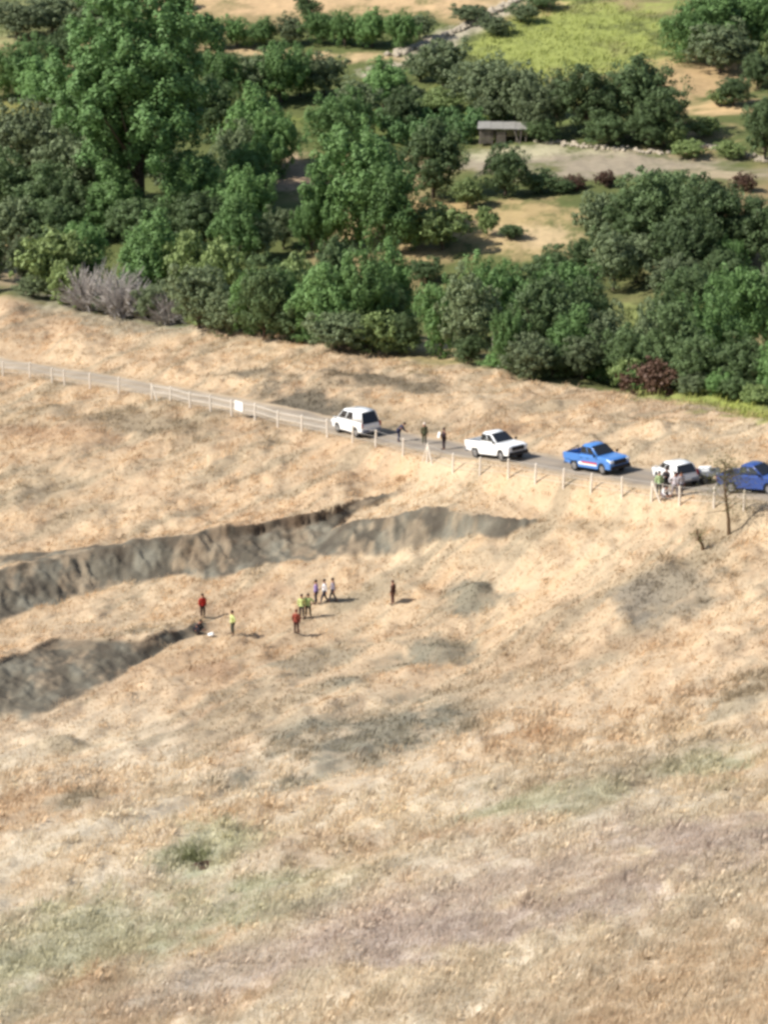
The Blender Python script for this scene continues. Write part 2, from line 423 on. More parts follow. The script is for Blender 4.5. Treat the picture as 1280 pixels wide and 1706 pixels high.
class MB:
    """collects simple shapes into one mesh"""
    def __init__(s): s.bm = bmesh.new()
    def poly(s, pts):
        return s.bm.faces.new([s.bm.verts.new(p) for p in pts])
    def box(s, c, d, rot=None, taper=1.0):
        x, y, z = (v / 2 for v in d)
        co = [(-x,-y,-z),(x,-y,-z),(x,y,-z),(-x,y,-z),(-x*taper,-y*taper,z),(x*taper,-y*taper,z),(x*taper,y*taper,z),(-x*taper,y*taper,z)]
        vs = []
        for p in co:
            v = Vector(p)
            if rot: v = rot @ v
            vs.append(s.bm.verts.new(v + Vector(c)))
        for f in [(0,3,2,1),(4,5,6,7),(0,1,5,4),(1,2,6,5),(2,3,7,6),(3,0,4,7)]:
            s.bm.faces.new([vs[i] for i in f])
        return s
    def tube(s, pts, rads, n=7, cap=True):
        rings = []
        for i, p in enumerate(pts):
            p = Vector(p)
            d = (Vector(pts[min(i+1, len(pts)-1)]) - Vector(pts[max(i-1, 0)])).normalized()
            a = d.cross(Vector((0, 0, 1)) if abs(d.z) < 0.9 else Vector((1, 0, 0))).normalized(); b = d.cross(a)
            rings.append([s.bm.verts.new(p + (a * math.cos(2*math.pi*k/n) + b * math.sin(2*math.pi*k/n)) * rads[i]) for k in range(n)])
        for r0, r1 in zip(rings, rings[1:]):
            for k in range(n):
                s.bm.faces.new((r0[k], r0[(k+1) % n], r1[(k+1) % n], r1[k]))
        if cap:
            s.bm.faces.new(rings[0][::-1]); s.bm.faces.new(rings[-1])
        return s
    def ball(s, c, r, sc=(1,1,1), seg=12):
        g = bmesh.ops.create_uvsphere(s.bm, u_segments=seg, v_segments=max(6, seg*2//3), radius=r)
        for v in g['verts']:
            v.co = Vector((v.co.x*sc[0], v.co.y*sc[1], v.co.z*sc[2])) + Vector(c)
        return s
    def prism(s, prof, y0, y1, inset=0.0):
        """side profile in x,z extruded across y"""
        n = len(prof); xm = max(abs(x) for x, z in prof)
        st = [(y0, .17), (y0 + .015, .10), (y0 + .06, .045), (y0 + .16, .012), (y0 + .3, 0), (y1 - .3, 0), (y1 - .16, .012), (y1 - .06, .045), (y1 - .015, .10), (y1, .17)]
        rings = []
        for y, d in st:
            ring = []
            for x, z in prof:
                k = min(1, max(0, (z - .62) / .45)); e = min(1, max(0, (abs(x) - xm + .8) / .8))
                ring.append(s.bm.verts.new((x - math.copysign(d * 1.3 * e, x), y, z - d * .55 * k)))
            rings.append(ring)
        s.bm.faces.new(rings[0][::-1]); s.bm.faces.new(rings[-1])
        for a, b in zip(rings, rings[1:]):
            for i in range(n):
                s.bm.faces.new((a[i], a[(i+1) % n], b[(i+1) % n], b[i]))
        return s
    def build(s, name, material, parent=None, bevel=0.0, seg=2, sm=False):
        bmesh.ops.recalc_face_normals(s.bm, faces=s.bm.faces)
        me = bpy.data.meshes.new(name)
        if bevel:
            bmesh.ops.bevel(s.bm, geom=s.bm.edges[:], offset=bevel, segments=seg, affect='EDGES', clamp_overlap=True)
        s.bm.to_mesh(me); s.bm.free()
        me.materials.append(material)
        if sm:
            me.polygons.foreach_set('use_smooth', np.ones(len(me.polygons), bool))
        o = bpy.data.objects.new(name, me); COL.objects.link(o)
        if parent: o.parent = parent
        return o

# ------------------------------------------------------------------ ground sheet
def axis(lo, hi, step, far_lo, far_hi, g=1.12, lim=200):
    a = list(np.arange(lo, hi + 1e-6, step))
    s = step; v = hi
    while v < far_hi:
        s = min(s * g, lim); v += s; a.append(v)
    s = step; v = lo; b = []
    while v > far_lo:
        s = min(s * g, lim); v -= s; b.append(v)
    return np.array(b[::-1] + a)
gx = axis(-34, 34, 0.15, -2500, 2500)
gy1 = np.arange(104, 300, 0.22)
gy = np.concatenate([axis(160, 250, 0.17, 159.9, 250.1)[:-1], axis(104, 160, 0.25, -600, 160.1)[:-1], axis(250.2, 300, 0.25, 250.1, 300.1)[:-1], axis(300.3, 470, 0.6, 300.2, 4000)[1:]])
gy = np.unique(np.round(gy, 3))
X, Y = np.meshgrid(gx, gy)
Zg = height_full(X.ravel(), Y.ravel())
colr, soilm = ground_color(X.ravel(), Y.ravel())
nx, ny = len(gx), len(gy)
idx = np.arange(nx * ny).reshape(ny, nx)
F = np.stack([idx[:-1, :-1], idx[:-1, 1:], idx[1:, 1:], idx[1:, :-1]], -1).reshape(-1, 4)

def ground_mat():
    m = mat('dry_ground', (0, 0, 0), rough=0.95, attr='tint', noise=0.10, nscale=0.8, spec=0.1)
    n = m.node_tree; N = n.nodes; L = n.links
    p = N['Principled BSDF']
    tc = N.new('ShaderNodeTexCoord')
    nz = N.new('ShaderNodeTexNoise'); nz.inputs['Scale'].default_value = 5.0; nz.inputs['Detail'].default_value = 5; nz.inputs['Roughness'].default_value = 0.65
    L.new(tc.outputs['Object'], nz.inputs['Vector'])
    src = p.inputs['Base Color'].links[0].from_socket
    mr = N.new('ShaderNodeMapRange'); mr.inputs[1].default_value = 0.3; mr.inputs[2].default_value = 0.7; mr.inputs[3].default_value = 0.9; mr.inputs[4].default_value = 1.09
    L.new(nz.outputs['Fac'], mr.inputs[0])
    v = N.new('ShaderNodeVectorMath'); v.operation = 'SCALE'; L.new(src, v.inputs[0]); L.new(mr.outputs[0], v.inputs['Scale'])
    L.new(v.outputs[0], p.inputs['Base Color'])
    b = N.new('ShaderNodeBump'); b.inputs['Distance'].default_value = 0.06; b.inputs['Strength'].default_value = 0.7
    L.new(nz.outputs['Fac'], b.inputs['Height']); L.new(b.outputs[0], p.inputs['Normal'])
    return m
M_ground = ground_mat()
g = mesh_np('ground', np.c_[X.ravel(), Y.ravel(), Zg], F, M_ground, colors=colr, smooth_shade=True)
tag(g, kind='structure')

# road sheet, a few centimetres proud of the graded strip
M_road = mat('worn_asphalt', lin(146,132,114), rough=0.95, noise=0.18, nscale=0.5, attr='tint', spec=0.1, bump=0.02)
rv = []; rf = []
offs = np.linspace(-ROAD_HW, ROAD_HW, 9)
hw_k = np.interp(ROAD[:, 0], [-40, -22, -5, 25], [0.78, 0.80, 0.95, 1.0])
tang = np.gradient(ROAD, axis=0); tang /= np.linalg.norm(tang, axis=1)[:, None]
nrm = np.c_[-tang[:, 1], tang[:, 0]]
for i in range(len(ROAD)):
    e = 0.22 * math.sin(i * 0.9) + 0.18 * math.sin(i * 2.3)
    for j, o in enumerate(offs):
        q = ROAD[i] + nrm[i] * o * hw_k[i] * (1 + 0.16 * float(fbm(np.array([i * 0.9]), np.array([float(j > 4) * 5]), 2, 7)[0]))
        rv.append((q[0], q[1], ROADZ[i] + 0.05 - 0.03 * (o / ROAD_HW) ** 2))
n9 = len(offs)
for i in range(len(ROAD) - 1):
    for j in range(n9 - 1):
        rf.append((i*n9+j, i*n9+j+1, (i+1)*n9+j+1, (i+1)*n9+j))
rv = np.array(rv); rc = np.empty((len(rv), 3))
_rn = fbm(rv[:, 0] * .8, rv[:, 1] * .5, 4, 151)
road_w = smooth(-14, 4, rv[:, 0])
_e = np.tile(np.abs(offs) / ROAD_HW, len(ROAD))
_k = np.clip(smooth(.55, 1.0, _e + _rn * .35) + .25 * np.exp(-((_e) / .2) ** 2), 0, 1)      # sandy verges and crown, worn wheel tracks
for q in range(3):
    a_ = lin(158,144,126)[q] * (1 - road_w) + lin(136,126,114)[q] * road_w
    rc[:, q] = (a_ * (1 + .15 * _rn)) * (1 - _k * .8) + lin(182,160,130)[q] * _k * .8
tag(mesh_np('road', rv, rf, M_road, colors=rc, smooth_shade=True), kind='structure')

# ------------------------------------------------------------------ grasses
M_grass = mat('dry_grass_blades', (0, 0, 0), rough=0.9, attr='tint', spec=0.1, transl=0.45)
def blades(name, n, xr, yr, hgt, wid, label, lean=0.5, mask=None, col=None, jitter=0.18, clump=0.35):
    x = rng.uniform(*xr, n); y = rng.uniform(*yr, n)
    # keep what lies inside a generous cone of view
    keep = np.abs(x) < (y * 0.128 + 6)
    x, y = x[keep], y[keep]
    if xr[0] == -24:
        k = rng.random(len(x)) < np.interp(y, [130, 165], [1.0, .25]); x, y = x[k], y[k]
    if mask is not None:
        k = mask(x, y); x, y = x[k], y[k]
    c, soil = ground_color(x, y)
    d, _ = road_near(x, y)
    k = (soil < rng.uniform(0.1, 0.9, len(x))) & (d > ROAD_HW * np.interp(x, [-40, -22, -5, 25], [0.72, 0.74, 0.9, 1.0]) + rng.uniform(-.25, .5, len(x)))
    x, y, c = x[k], y[k], c[k]
    z = height_full(x, y)
    m = len(x)
    cl = np.clip(0.65 + clump * 2.2 * fbm(x * 0.9, y * 0.9, 3, 131), 0.25, 1.7)
    h = hgt * cl * rng.uniform(0.5, 1.3, m)
    if xr[0] == -24: h = h * np.interp(y, [110, 165], [1.0, 0.4])
    ww = wid * rng.uniform(0.6, 1.4, m)
    th = rng.uniform(0, math.pi, m); la = rng.uniform(0, 2*math.pi, m); le = lean * rng.uniform(0.1, 1.0, m) * h
    wdx, wdy = np.cos(th) * ww, np.sin(th) * ww
    lx, ly = np.cos(la) * le * .7 + h * 0.35, np.sin(la) * le * .7 + h * .1
    V = np.empty((m, 4, 3))
    V[:, 0] = np.c_[x - wdx, y - wdy, z - 0.03]; V[:, 1] = np.c_[x + wdx, y + wdy, z - 0.03]
    V[:, 2] = np.c_[x + lx * .5 + wdx * .7, y + ly * .5 + wdy * .7, z + h * .62]; V[:, 3] = np.c_[x + lx, y + ly, z + h]
    if col is not None: c = np.tile(col, (m, 1))
    f = 1.14 + rng.normal(0, jitter, m); f = np.clip(f, 0.55, 1.5)
    c = c * f[:, None]
    c[:, 0] *= 1 + rng.normal(0, 0.02, m)
    C = np.repeat(c, 4, 0)
    F = np.arange(m * 4).reshape(m, 4)[:, [0, 1, 2, 3]]
    o = mesh_np(name, V.reshape(-1, 3), F, M_grass, colors=np.clip(C, 0.01, 0.9))
    tag(o, label, 'grass', kind='stuff')
    return o
def tufts(name, ncl, per, xr, yr, hgt, label, spread=0.2, mask=None, dark=1.36):
    x = rng.uniform(*xr, ncl); y = rng.uniform(*yr, ncl)
    k = (np.abs(x) < (y * 0.128 + 5)) & (fbm(x * .15, y * .12, 3, 141) > rng.uniform(-.6, .35, ncl))
    if mask is not None: k &= mask(x, y)
    x, y = x[k], y[k]
    c, soil = ground_color(x, y); d, _ = road_near(x, y)
    k = (soil < .4) & (d > ROAD_HW + .6); x, y, c = x[k], y[k], c[k]
    n = len(x); sz = rng.uniform(.5, 1.25, n)
    c = c * rng.uniform(dark - .12, dark + .14, n)[:, None]
    X_ = np.repeat(x, per); Y_ = np.repeat(y, per); S_ = np.repeat(sz, per); C_ = np.repeat(c, per, 0)
    m = n * per
    a = rng.uniform(0, 6.283, m); rr_ = np.abs(rng.normal(0, spread, m)) * S_
    bx_ = X_ + np.cos(a) * rr_; by_ = Y_ + np.sin(a) * rr_
    Z_ = np.repeat(height_full(x, y), per) - .04
    h = hgt * S_ * rng.uniform(.5, 1.3, m); ww = .010 * rng.uniform(.7, 1.6, m)
    ln = h * rng.uniform(.05, .6, m); th = a + 1.57
    lx, ly = np.cos(a) * ln + .15 * h, np.sin(a) * ln
    wx, wy = np.cos(th) * ww, np.sin(th) * ww
    V = np.empty((m, 4, 3))
    V[:, 0] = np.c_[bx_ - wx, by_ - wy, Z_]; V[:, 1] = np.c_[bx_ + wx, by_ + wy, Z_]
    V[:, 2] = np.c_[bx_ + lx * .5 + wx, by_ + ly * .5 + wy, Z_ + h * .75]; V[:, 3] = np.c_[bx_ + lx, by_ + ly, Z_ + h * .9]
    C_ = C_ * np.clip(1 + rng.normal(0, .12, m), .6, 1.4)[:, None]
    o = mesh_np(name, V.reshape(-1, 3), np.arange(m * 4).reshape(m, 4), M_grass, colors=np.repeat(np.clip(C_, .01, .9), 4, 0))
    tag(o, label, 'grass', kind='stuff')
dry = lambda x, y: y < np.interp(x, CREST[:, 0], CREST[:, 1]) - 0.5
blades('grass', 520000, (-24, 24), (96, 165), 0.40, 0.014, 'dry straw and mauve grass covering the near slope', clump=0.3, jitter=0.12)
blades('grass', 220000, (-38, 38), (165, 310), 0.15, 0.045, 'flattened dry straw grass around the gullies and the road', mask=dry, lean=1.1, jitter=0.08)
tufts('grass', 4200, 46, (-24, 24), (96, 168), .44, 'bunched dry grass tufts on the near slope', spread=.42, dark=1.42)
tufts('grass', 6500, 34, (-38, 38), (160, 310), .32, 'bunched dry grass tufts around the gullies and the road', mask=dry, spread=.4, dark=1.42)
GG = [(c, M) for c, M, col, k in patches if (col[1] > col[0] * 1.0) and c[1] > 225]
def greenmask(x, y):
    r = np.full(len(x), 9.0)
    for c, M in GG:
        q = M @ np.array([x - c[0], y - c[1]]); r = np.minimum(r, np.sqrt((q ** 2).sum(0)))
    return r + 0.4 * fbm(x * .4, y * .4, 3, 5) < 1.0
blades('grass', 150000, (-62, 62), (215, 470), 0.55, 0.07, 'green grass and low crops of the valley floor', mask=greenmask, jitter=0.28)

# ------------------------------------------------------------------ trees
def leaves_mesh(name, P, Nn, size, material, asp=0.75):
    m = len(P)
    up = rng.normal(size=(m, 3)); t = np.cross(Nn, up); t /= np.linalg.norm(t, axis=1)[:, None] + 1e-9
    b = np.cross(Nn, t); b /= np.linalg.norm(b, axis=1)[:, None] + 1e-9
    s = size * rng.uniform(0.6, 1.35, m)[:, None]
    V = np.empty((m, 4, 3))
    V[:, 0] = P - t * s * .5; V[:, 1] = P - b * s * .5 * asp; V[:, 2] = P + t * s * .5; V[:, 3] = P + b * s * .5 * asp
    return mesh_np(name, V.reshape(-1, 3), np.arange(m * 4).reshape(m, 4), material, link=False)

def crown_points(W, Hc, z0, nl, npl, lobe, seed, shape='round', up=0.8):
    r = np.random.default_rng(seed)
    P = []; N = []; LC = []
    for i in range(nl):
        d = r.normal(size=3); d /= np.linalg.norm(d)
        rad = r.uniform(0.15, 1.0) ** 0.5 * (1 - lobe * 0.6) * r.uniform(0.85, 1.2)
        q = d * rad
        zz = (q[2] * 0.5 + 0.5)
        if shape == 'tall': wsc = 0.62 + 0.55 * math.sin(math.pi * min(1, max(0, zz * 0.85 + 0.05)))
        elif shape == 'dome': wsc = 1.1 - 0.35 * zz
        else: wsc = 1.0
        c = np.array([q[0] * W / 2 * wsc, q[1] * W / 2 * wsc, z0 + Hc * (zz * (1 - lobe * .35) + lobe * .1)])
        lr = W / 2 * lobe * r.uniform(0.7, 1.35)
        LC.append(c)
        k = int(npl * r.uniform(0.7, 1.3))
        ns = 8
        sd_ = r.normal(size=(ns, 3)); sd_[:, 2] += 0.3; sd_ /= np.linalg.norm(sd_, axis=1)[:, None]
        sr = r.uniform(0.75, 1.2, ns); ss = r.uniform(0.26, 0.46, ns)
        j = r.integers(0, ns, k)
        dd = r.normal(size=(k, 3)); dd[:, 2] += 0.25; dd /= np.linalg.norm(dd, axis=1)[:, None]
        off = sd_[j] * sr[j][:, None] + dd * (ss[j] * r.uniform(0.5, 1.1, k))[:, None]
        P.append(c + off * lr * np.array([1.0, 1.0, up]))
        nn = dd + 0.35 * sd_[j] + 0.38 * r.normal(size=(k, 3)); N.append(nn / np.linalg.norm(nn, axis=1)[:, None])
    return np.vstack(P), np.vstack(N), LC

def trunk_mesh(W, Hh, LC, r0, material, bare, seed):
    r = random.Random(seed)
    mb = MB()
    top = Hh * 0.7
    lx, ly = r.uniform(-.05, .05) * W, r.uniform(-.05, .05) * W
    pts = [(0, 0, -0.4), (0, 0, 0.1), (lx * .4, ly * .4, top * .35), (lx, ly, top * .7), (lx * 1.2, ly * 1.2, top)]
    mb.tube(pts, [r0 * 1.5, r0 * 1.15, r0 * .9, r0 * .6, r0 * .2], 8)
    for c in LC[::2][:22]:
        s = Vector((lx * .5, ly * .5, min(max(bare * .9, c[2] * .45), top * .8)))
        e = Vector(c); mdl = s.lerp(e, .5) + Vector((0, 0, -0.06 * Hh * r.random()))
        mb.tube([s, mdl, e], [r0 * .45, r0 * .28, r0 * .08], 5)
    o = mb.build('trunk', material)
    me = o.data; bpy.data.objects.remove(o)
    return me

def lm(name, rgb, transl=0.18, rnd=0.22):
    return mat(name, lin(*rgb), rough=0.6, spec=0.25, transl=transl, objrand=rnd, islands=0.2)
M_leaf = {'B': lm('broadleaf_foliage', (108,138,80)), 'T': lm('tall_tree_foliage', (100,130,76)), 'O': lm('oak_foliage', (90,108,68), 0.12), 'G': lm('dusty_foliage', (114,126,90)),
          'Y': lm('yellow_green_foliage', (128,144,88)), 'R': lm('rusty_foliage', (92,70,56), 0.2), 'C': lm('cane_foliage', (104,134,82)), 'P': lm('thin_foliage', (122,122,84), .3)}
M_bark = mat('bark', lin(92,80,68), rough=0.95, noise=0.25, nscale=4)
M_dead = mat('dead_twigs', lin(164,157,150), rough=0.95, islands=0.25, objrand=0.1)
protos = {}
def proto(key, W, Hh, z0, nl, npl, lobe, leaf, kind, shape='round', r0=0.15, seed=1):
    P, N, LC = crown_points(W, Hh - z0, z0, nl, npl, lobe, seed, shape, 1.35 if kind in 'BT' else 0.8)
    P[:, 2] = np.maximum(P[:, 2], 0.05)
    cm = leaves_mesh('crown', P, N, leaf, M_leaf[kind])
    # normalise so that bounding heights match what is asked for
    zmax = np.percentile(P[:, 2], 99.5); wmax = 2 * np.percentile(np.hypot(P[:, 0], P[:, 1]), 96)
    tm = trunk_mesh(W, Hh, LC, r0, M_bark, z0, seed)
    protos.setdefault(key, []).append((cm, tm, wmax, zmax))
proto('T', 13, 24, 2.0, 105, 860, 0.27, 0.29, 'T', 'tall', 0.5, 5)
for s in range(4): proto('B', 7, 8, 0.3, 40, 500, 0.34, 0.22, 'B', ['round','tall','dome','round'][s], 0.17, 11 + s)
for s in range(4): proto('O', 7, 6.5, 0.15, 44, 440, 0.33, 0.185, 'O', 'dome', 0.18, 21 + s)
for s in range(3): proto('G', 6, 5.5, 0.2, 38, 300, 0.33, 0.21, 'G', ['dome','round','round'][s], 0.14, 31 + s)
for s in range(3): proto('Y', 4, 3.2, 0.1, 28, 240, 0.40, 0.19, 'Y', 'dome', 0.08, 41 + s)
for s in range(2): proto('R', 3.5, 2.0, 0.0, 18, 120, 0.42, 0.20, 'R', 'dome', 0.06, 51 + s)
for s in range(2): proto('C', 3.5, 2.4, 0.0, 24, 130, 0.38, 0.26, 'C', 'dome', 0.06, 61 + s)
# dead grey bush: a spray of bare twigs
for s in range(2):
    r = random.Random(70 + s); mb = MB()
    for i in range(150):
        a = r.uniform(0, 6.283); el = r.uniform(0.35, 1.35); L_ = r.uniform(1.2, 2.6)
        b0 = Vector((r.uniform(-.5, .5), r.uniform(-.5, .5), 0)); d = Vector((math.cos(a) * math.cos(el), math.sin(a) * math.cos(el), math.sin(el)))
        e = b0 + d * L_
        mb.tube([b0, b0 + d * L_ * .5 + Vector((0, 0, .1)), e], [.035, .028, .012], 3, cap=False)
        for j in range(5):
            t = r.uniform(.35, .95); q = b0.lerp(e, t); dd = (d + Vector((r.gauss(0, .6), r.gauss(0, .6), r.gauss(0, .4)))).normalized()
            mb.tube([q, q + dd * r.uniform(.3, .8)], [.022, .010], 3, cap=False)
    o = mb.build('twigs', M_dead); me = o.data; bpy.data.objects.remove(o)
    protos.setdefault('D', []).append((me, None, 3.6, 2.5))

NAMES = {'T': 'tall_tree', 'B': 'broadleaf_tree', 'O': 'evergreen_oak', 'G': 'dusty_tree', 'Y': 'leafy_shrub', 'R': 'rusty_bush', 'C': 'cane_clump', 'D': 'dead_bush'}
CATS = {'T': 'tree', 'B': 'tree', 'O': 'tree', 'G': 'tree', 'Y': 'shrub', 'R': 'bush', 'C': 'plant', 'D': 'bush'}
ADJ = {'B': 'bright green leafy tree', 'O': 'dark green oak', 'G': 'dusty olive green tree', 'Y': 'yellowish green shrub', 'R': 'rusty brown bush', 'C': 'pale green cane clump', 'D': 'leafless grey bush', 'T': 'tallest tree'}
placed = []
def plant(kind, cx, top, basey, wpx, push=0.0, zone=None, squash=1.0):
    p = ray_hit(cx, basey, height_full)
    x, y = p
    if kind not in 'CR': push += 0.30 * wpx * y / FPX
    y += push; x = slopes(cx, basey)[0] * y
    z = H(x, y)
    a, b = slopes(cx, top)
    h = max(CAMZ + b * y - z, 0.6)
    slant = math.hypot(y, CAMZ - z)
    wd = wpx * slant / FPX
    k = protos[kind][len(placed) % len(protos[kind])]
    cm, tm, W0, H0 = k
    nm = NAMES[kind]
    root = empty(nm, (x, y, z), random.uniform(0, 6.283))
    root.scale = (wd / W0, wd / W0, h / H0)
    c = bpy.data.objects.new('crown' if kind != 'D' else 'twigs', cm); COL.objects.link(c); c.parent = root
    if tm:
        t = bpy.data.objects.new('trunk', tm); COL.objects.link(t); t.parent = root
    root['category'] = CATS[kind]
    placed.append((root, kind, cx, top, basey, zone))
    return root
exec_trees = True
# (kind, centre x, crown top, foot, crown width) measured on the photograph
Z = {
 'far strip': 'in the far orchard strip', 'field edge': 'beside the light green crop field', 'grove': 'around the tallest tree', 'mid': 'before the ploughed strip',
 'terrace': 'on the terraces at the upper right', 'hut': 'behind the small hut', 'belt': 'in the belt beyond the dry slope', 'oaks': 'in the oak stand at the right', 'edge': 'at the rim of the dry slope'}
T = [
 ('T',232,-22,392,262,0,'grove'),
 # behind, left
 ('G',30,2,75,100,0,'far strip'),('G',88,-8,62,90,0,'far strip'),('G',150,-5,62,90,0,'far strip'),('O',102,45,125,75,0,'grove'),('B',35,60,170,95,0,'grove'),('B',70,96,185,110,0,'grove'),
 ('Y',-5,90,170,60,0,'grove'),('B',215,-40,60,90,0,'far strip'),('B',300,10,110,90,0,'grove'),
 # left oaks
 ('G',45,172,330,150,0,'grove'),('G',118,228,370,125,0,'grove'),('O',60,272,402,140,0,'grove'),('O',5,250,395,100,0,'grove'),('B',192,275,402,105,0,'grove'),('G',168,225,350,100,0,'grove'),('O',125,300,405,100,0,'grove'),('O',285,330,405,120,0,'grove'),
 ('O',-8,385,470,40,0,'belt'),('B',-70,300,460,140,0,'grove'),
 # right of tall tree
 ('B',325,258,395,125,0,'grove'),('B',405,275,402,115,0,'grove'),('B',392,325,445,85,0,'belt'),('G',473,345,420,60,0,'belt'),('B',365,85,190,80,0,'grove'),('B',468,68,180,110,0,'grove'),('B',430,145,295,110,0,'grove'),
 ('B',460,190,300,90,0,'grove'),('G',540,88,165,85,0,'far strip'),('B',560,152,255,105,0,'grove'),('B',640,95,188,95,0,'grove'),('G',395,205,310,90,0,'grove'),('B',595,170,240,60,0,'grove'),('O',350,130,240,90,0,'grove'),
 ('B',500,75,165,60,0,'far strip'),('G',680,140,190,70,0,'mid'),
 # orchard strip
 ('B',352,30,86,55,0,'far strip'),('B',395,26,84,58,0,'far strip'),('B',440,30,82,55,0,'far strip'),('G',485,24,80,55,0,'far strip'),('B',530,22,80,58,0,'far strip'),('B',575,18,82,60,0,'far strip'),('B',620,14,84,62,0,'far strip'),('B',668,22,88,60,0,'far strip'),
 ('O',512,-8,38,46,0,'far strip'),('G',700,20,70,50,0,'far strip'),('O',300,-20,22,40,0,'far strip'),
 ('G',782,8,44,66,0,'field edge'),('G',826,26,64,60,0,'field edge'),('G',868,5,42,55,0,'field edge'),('O',905,-10,20,60,0,'field edge'),
 # centre
 ('B',600,212,420,185,0,'mid'),('B',645,275,432,110,0,'mid'),('O',722,203,338,112,0,'mid'),('O',842,243,332,82,0,'mid'),('B',545,300,425,80,0,'mid'),
 ('G',738,66,155,92,0,'field edge'),('G',800,92,188,115,0,'field edge'),('G',858,104,205,100,0,'field edge'),('G',700,86,140,60,0,'field edge'),('G',892,130,235,80,0,'hut'),('Y',735,150,192,85,0,'field edge'),('G',840,140,200,80,0,'hut'),
 ('O',902,198,240,56,0,'hut'),
 # oaks behind the ploughed strip
 ('O',978,108,238,120,0,'hut'),('O',1062,98,235,135,0,'hut'),('O',1102,145,250,100,0,'hut'),('O',1012,185,250,80,0,'hut'),('O',1080,190,252,70,0,'hut'),
 # upper right
 ('B',1150,0,112,100,0,'terrace'),('B',1212,-40,100,165,0,'terrace'),('G',1200,40,130,110,0,'terrace'),('B',1275,-10,100,80,0,'terrace'),('O',1262,90,152,60,0,'terrace'),('O',1222,130,182,62,0,'terrace'),('O',1275,155,275,75,0,'terrace'),
 ('Y',1170,195,235,60,0,'terrace'),('Y',1120,205,250,50,0,'terrace'),('Y',1195,150,180,40,0,'terrace'),('Y',1215,235,268,55,0,'terrace'),('Y',1150,235,268,60,0,'terrace'),('Y',1290,60,130,60,0,'terrace'),
 ('O',900,284,325,62,0,'mid'),('R',958,292,316,50,0,'mid'),('R',1012,284,310,45,0,'mid'),('R',1240,288,318,45,0,'terrace'),('O',935,298,325,40,0,'mid'),('Y',780,300,352,60,0,'mid'),('R',1190,300,322,36,0,'terrace'),
 # right oak stand
 ('G',1000,318,425,85,0,'oaks'),('O',1095,282,435,150,0,'oaks'),('O',1175,290,455,140,0,'oaks'),('O',1240,330,455,120,0,'oaks'),('G',1278,335,430,60,0,'oaks'),('O',1055,325,440,110,0,'oaks'),('O',1140,350,482,110,0,'oaks'),
 ('G',1022,378,492,90,0,'oaks'),('G',1118,425,512,90,0,'oaks'),('O',922,412,482,80,0,'belt'),('O',970,392,462,48,0,'oaks'),('G',1060,395,480,90,0,'oaks'),('O',1200,420,500,90,0,'oaks'),
 ('Y',738,342,428,108,0,'mid'),('Y',812,345,396,42,0,'mid'),('O',852,374,402,50,0,'mid'),('Y',690,360,420,60,0,'mid'),
 # belt along the slope, left to right
 ('G',40,385,480,70,0,'belt'),('Y',92,388,500,120,0,'belt'),('B',140,372,492,90,0,'belt'),('D',152,438,520,95,0,'belt'),('D',205,448,533,100,0,'belt'),('Y',118,440,512,60,0,'belt'),('G',262,470,543,80,0,'belt'),('D',285,480,545,80,1,'belt'),
 ('B',256,355,512,122,0,'belt'),('Y',325,385,520,100,0,'belt'),('G',332,440,556,110,0,'belt'),('Y',375,402,530,90,0,'belt'),('O',440,430,572,90,0,'belt'),('B',420,445,562,80,0,'belt'),('Y',492,425,540,80,0,'belt'),
 ('O',560,398,530,85,0,'belt'),('B',536,440,575,110,0,'belt'),('B',605,420,580,110,0,'belt'),('O',492,498,580,90,2,'belt'),('G',560,520,592,110,2,'belt'),('B',652,400,560,85,0,'belt'),('O',672,520,600,60,2,'belt'),('Y',620,520,598,100,2,'belt'),
 ('G',380,480,568,90,2,'belt'),('O',712,430,478,60,0,'belt'),
 ('B',735,470,602,95,1,'belt'),('G',785,445,608,110,1,'belt'),('B',825,425,570,115,0,'belt'),('O',860,445,560,90,0,'belt'),('O',905,450,610,115,0,'belt'),('B',940,440,585,115,0,'belt'),('O',965,465,590,100,0,'belt'),
 ('B',958,510,632,100,2,'belt'),('G',882,560,640,95,2,'belt'),('G',1005,515,638,95,2,'belt'),('O',1040,540,650,90,2,'belt'),('R',1092,598,658,110,2,'belt'),('R',1060,610,652,70,2,'belt'),('O',1128,510,652,110,3,'belt'),('B',1182,475,650,115,3,'belt'),
 ('O',1162,560,665,90,3,'belt'),('O',1232,560,672,105,3,'belt'),('B',1232,448,600,110,0,'belt'),('G',1275,440,590,90,0,'belt'),('B',1282,570,675,70,3,'belt'),('G',1085,500,640,80,3,'belt'),('O',780,560,614,60,1,'belt'),
 ('B',1340,440,680,140,3,'belt'),('O',1330,300,480,140,0,'oaks'),('B',-60,420,490,110,0,'belt'),
]
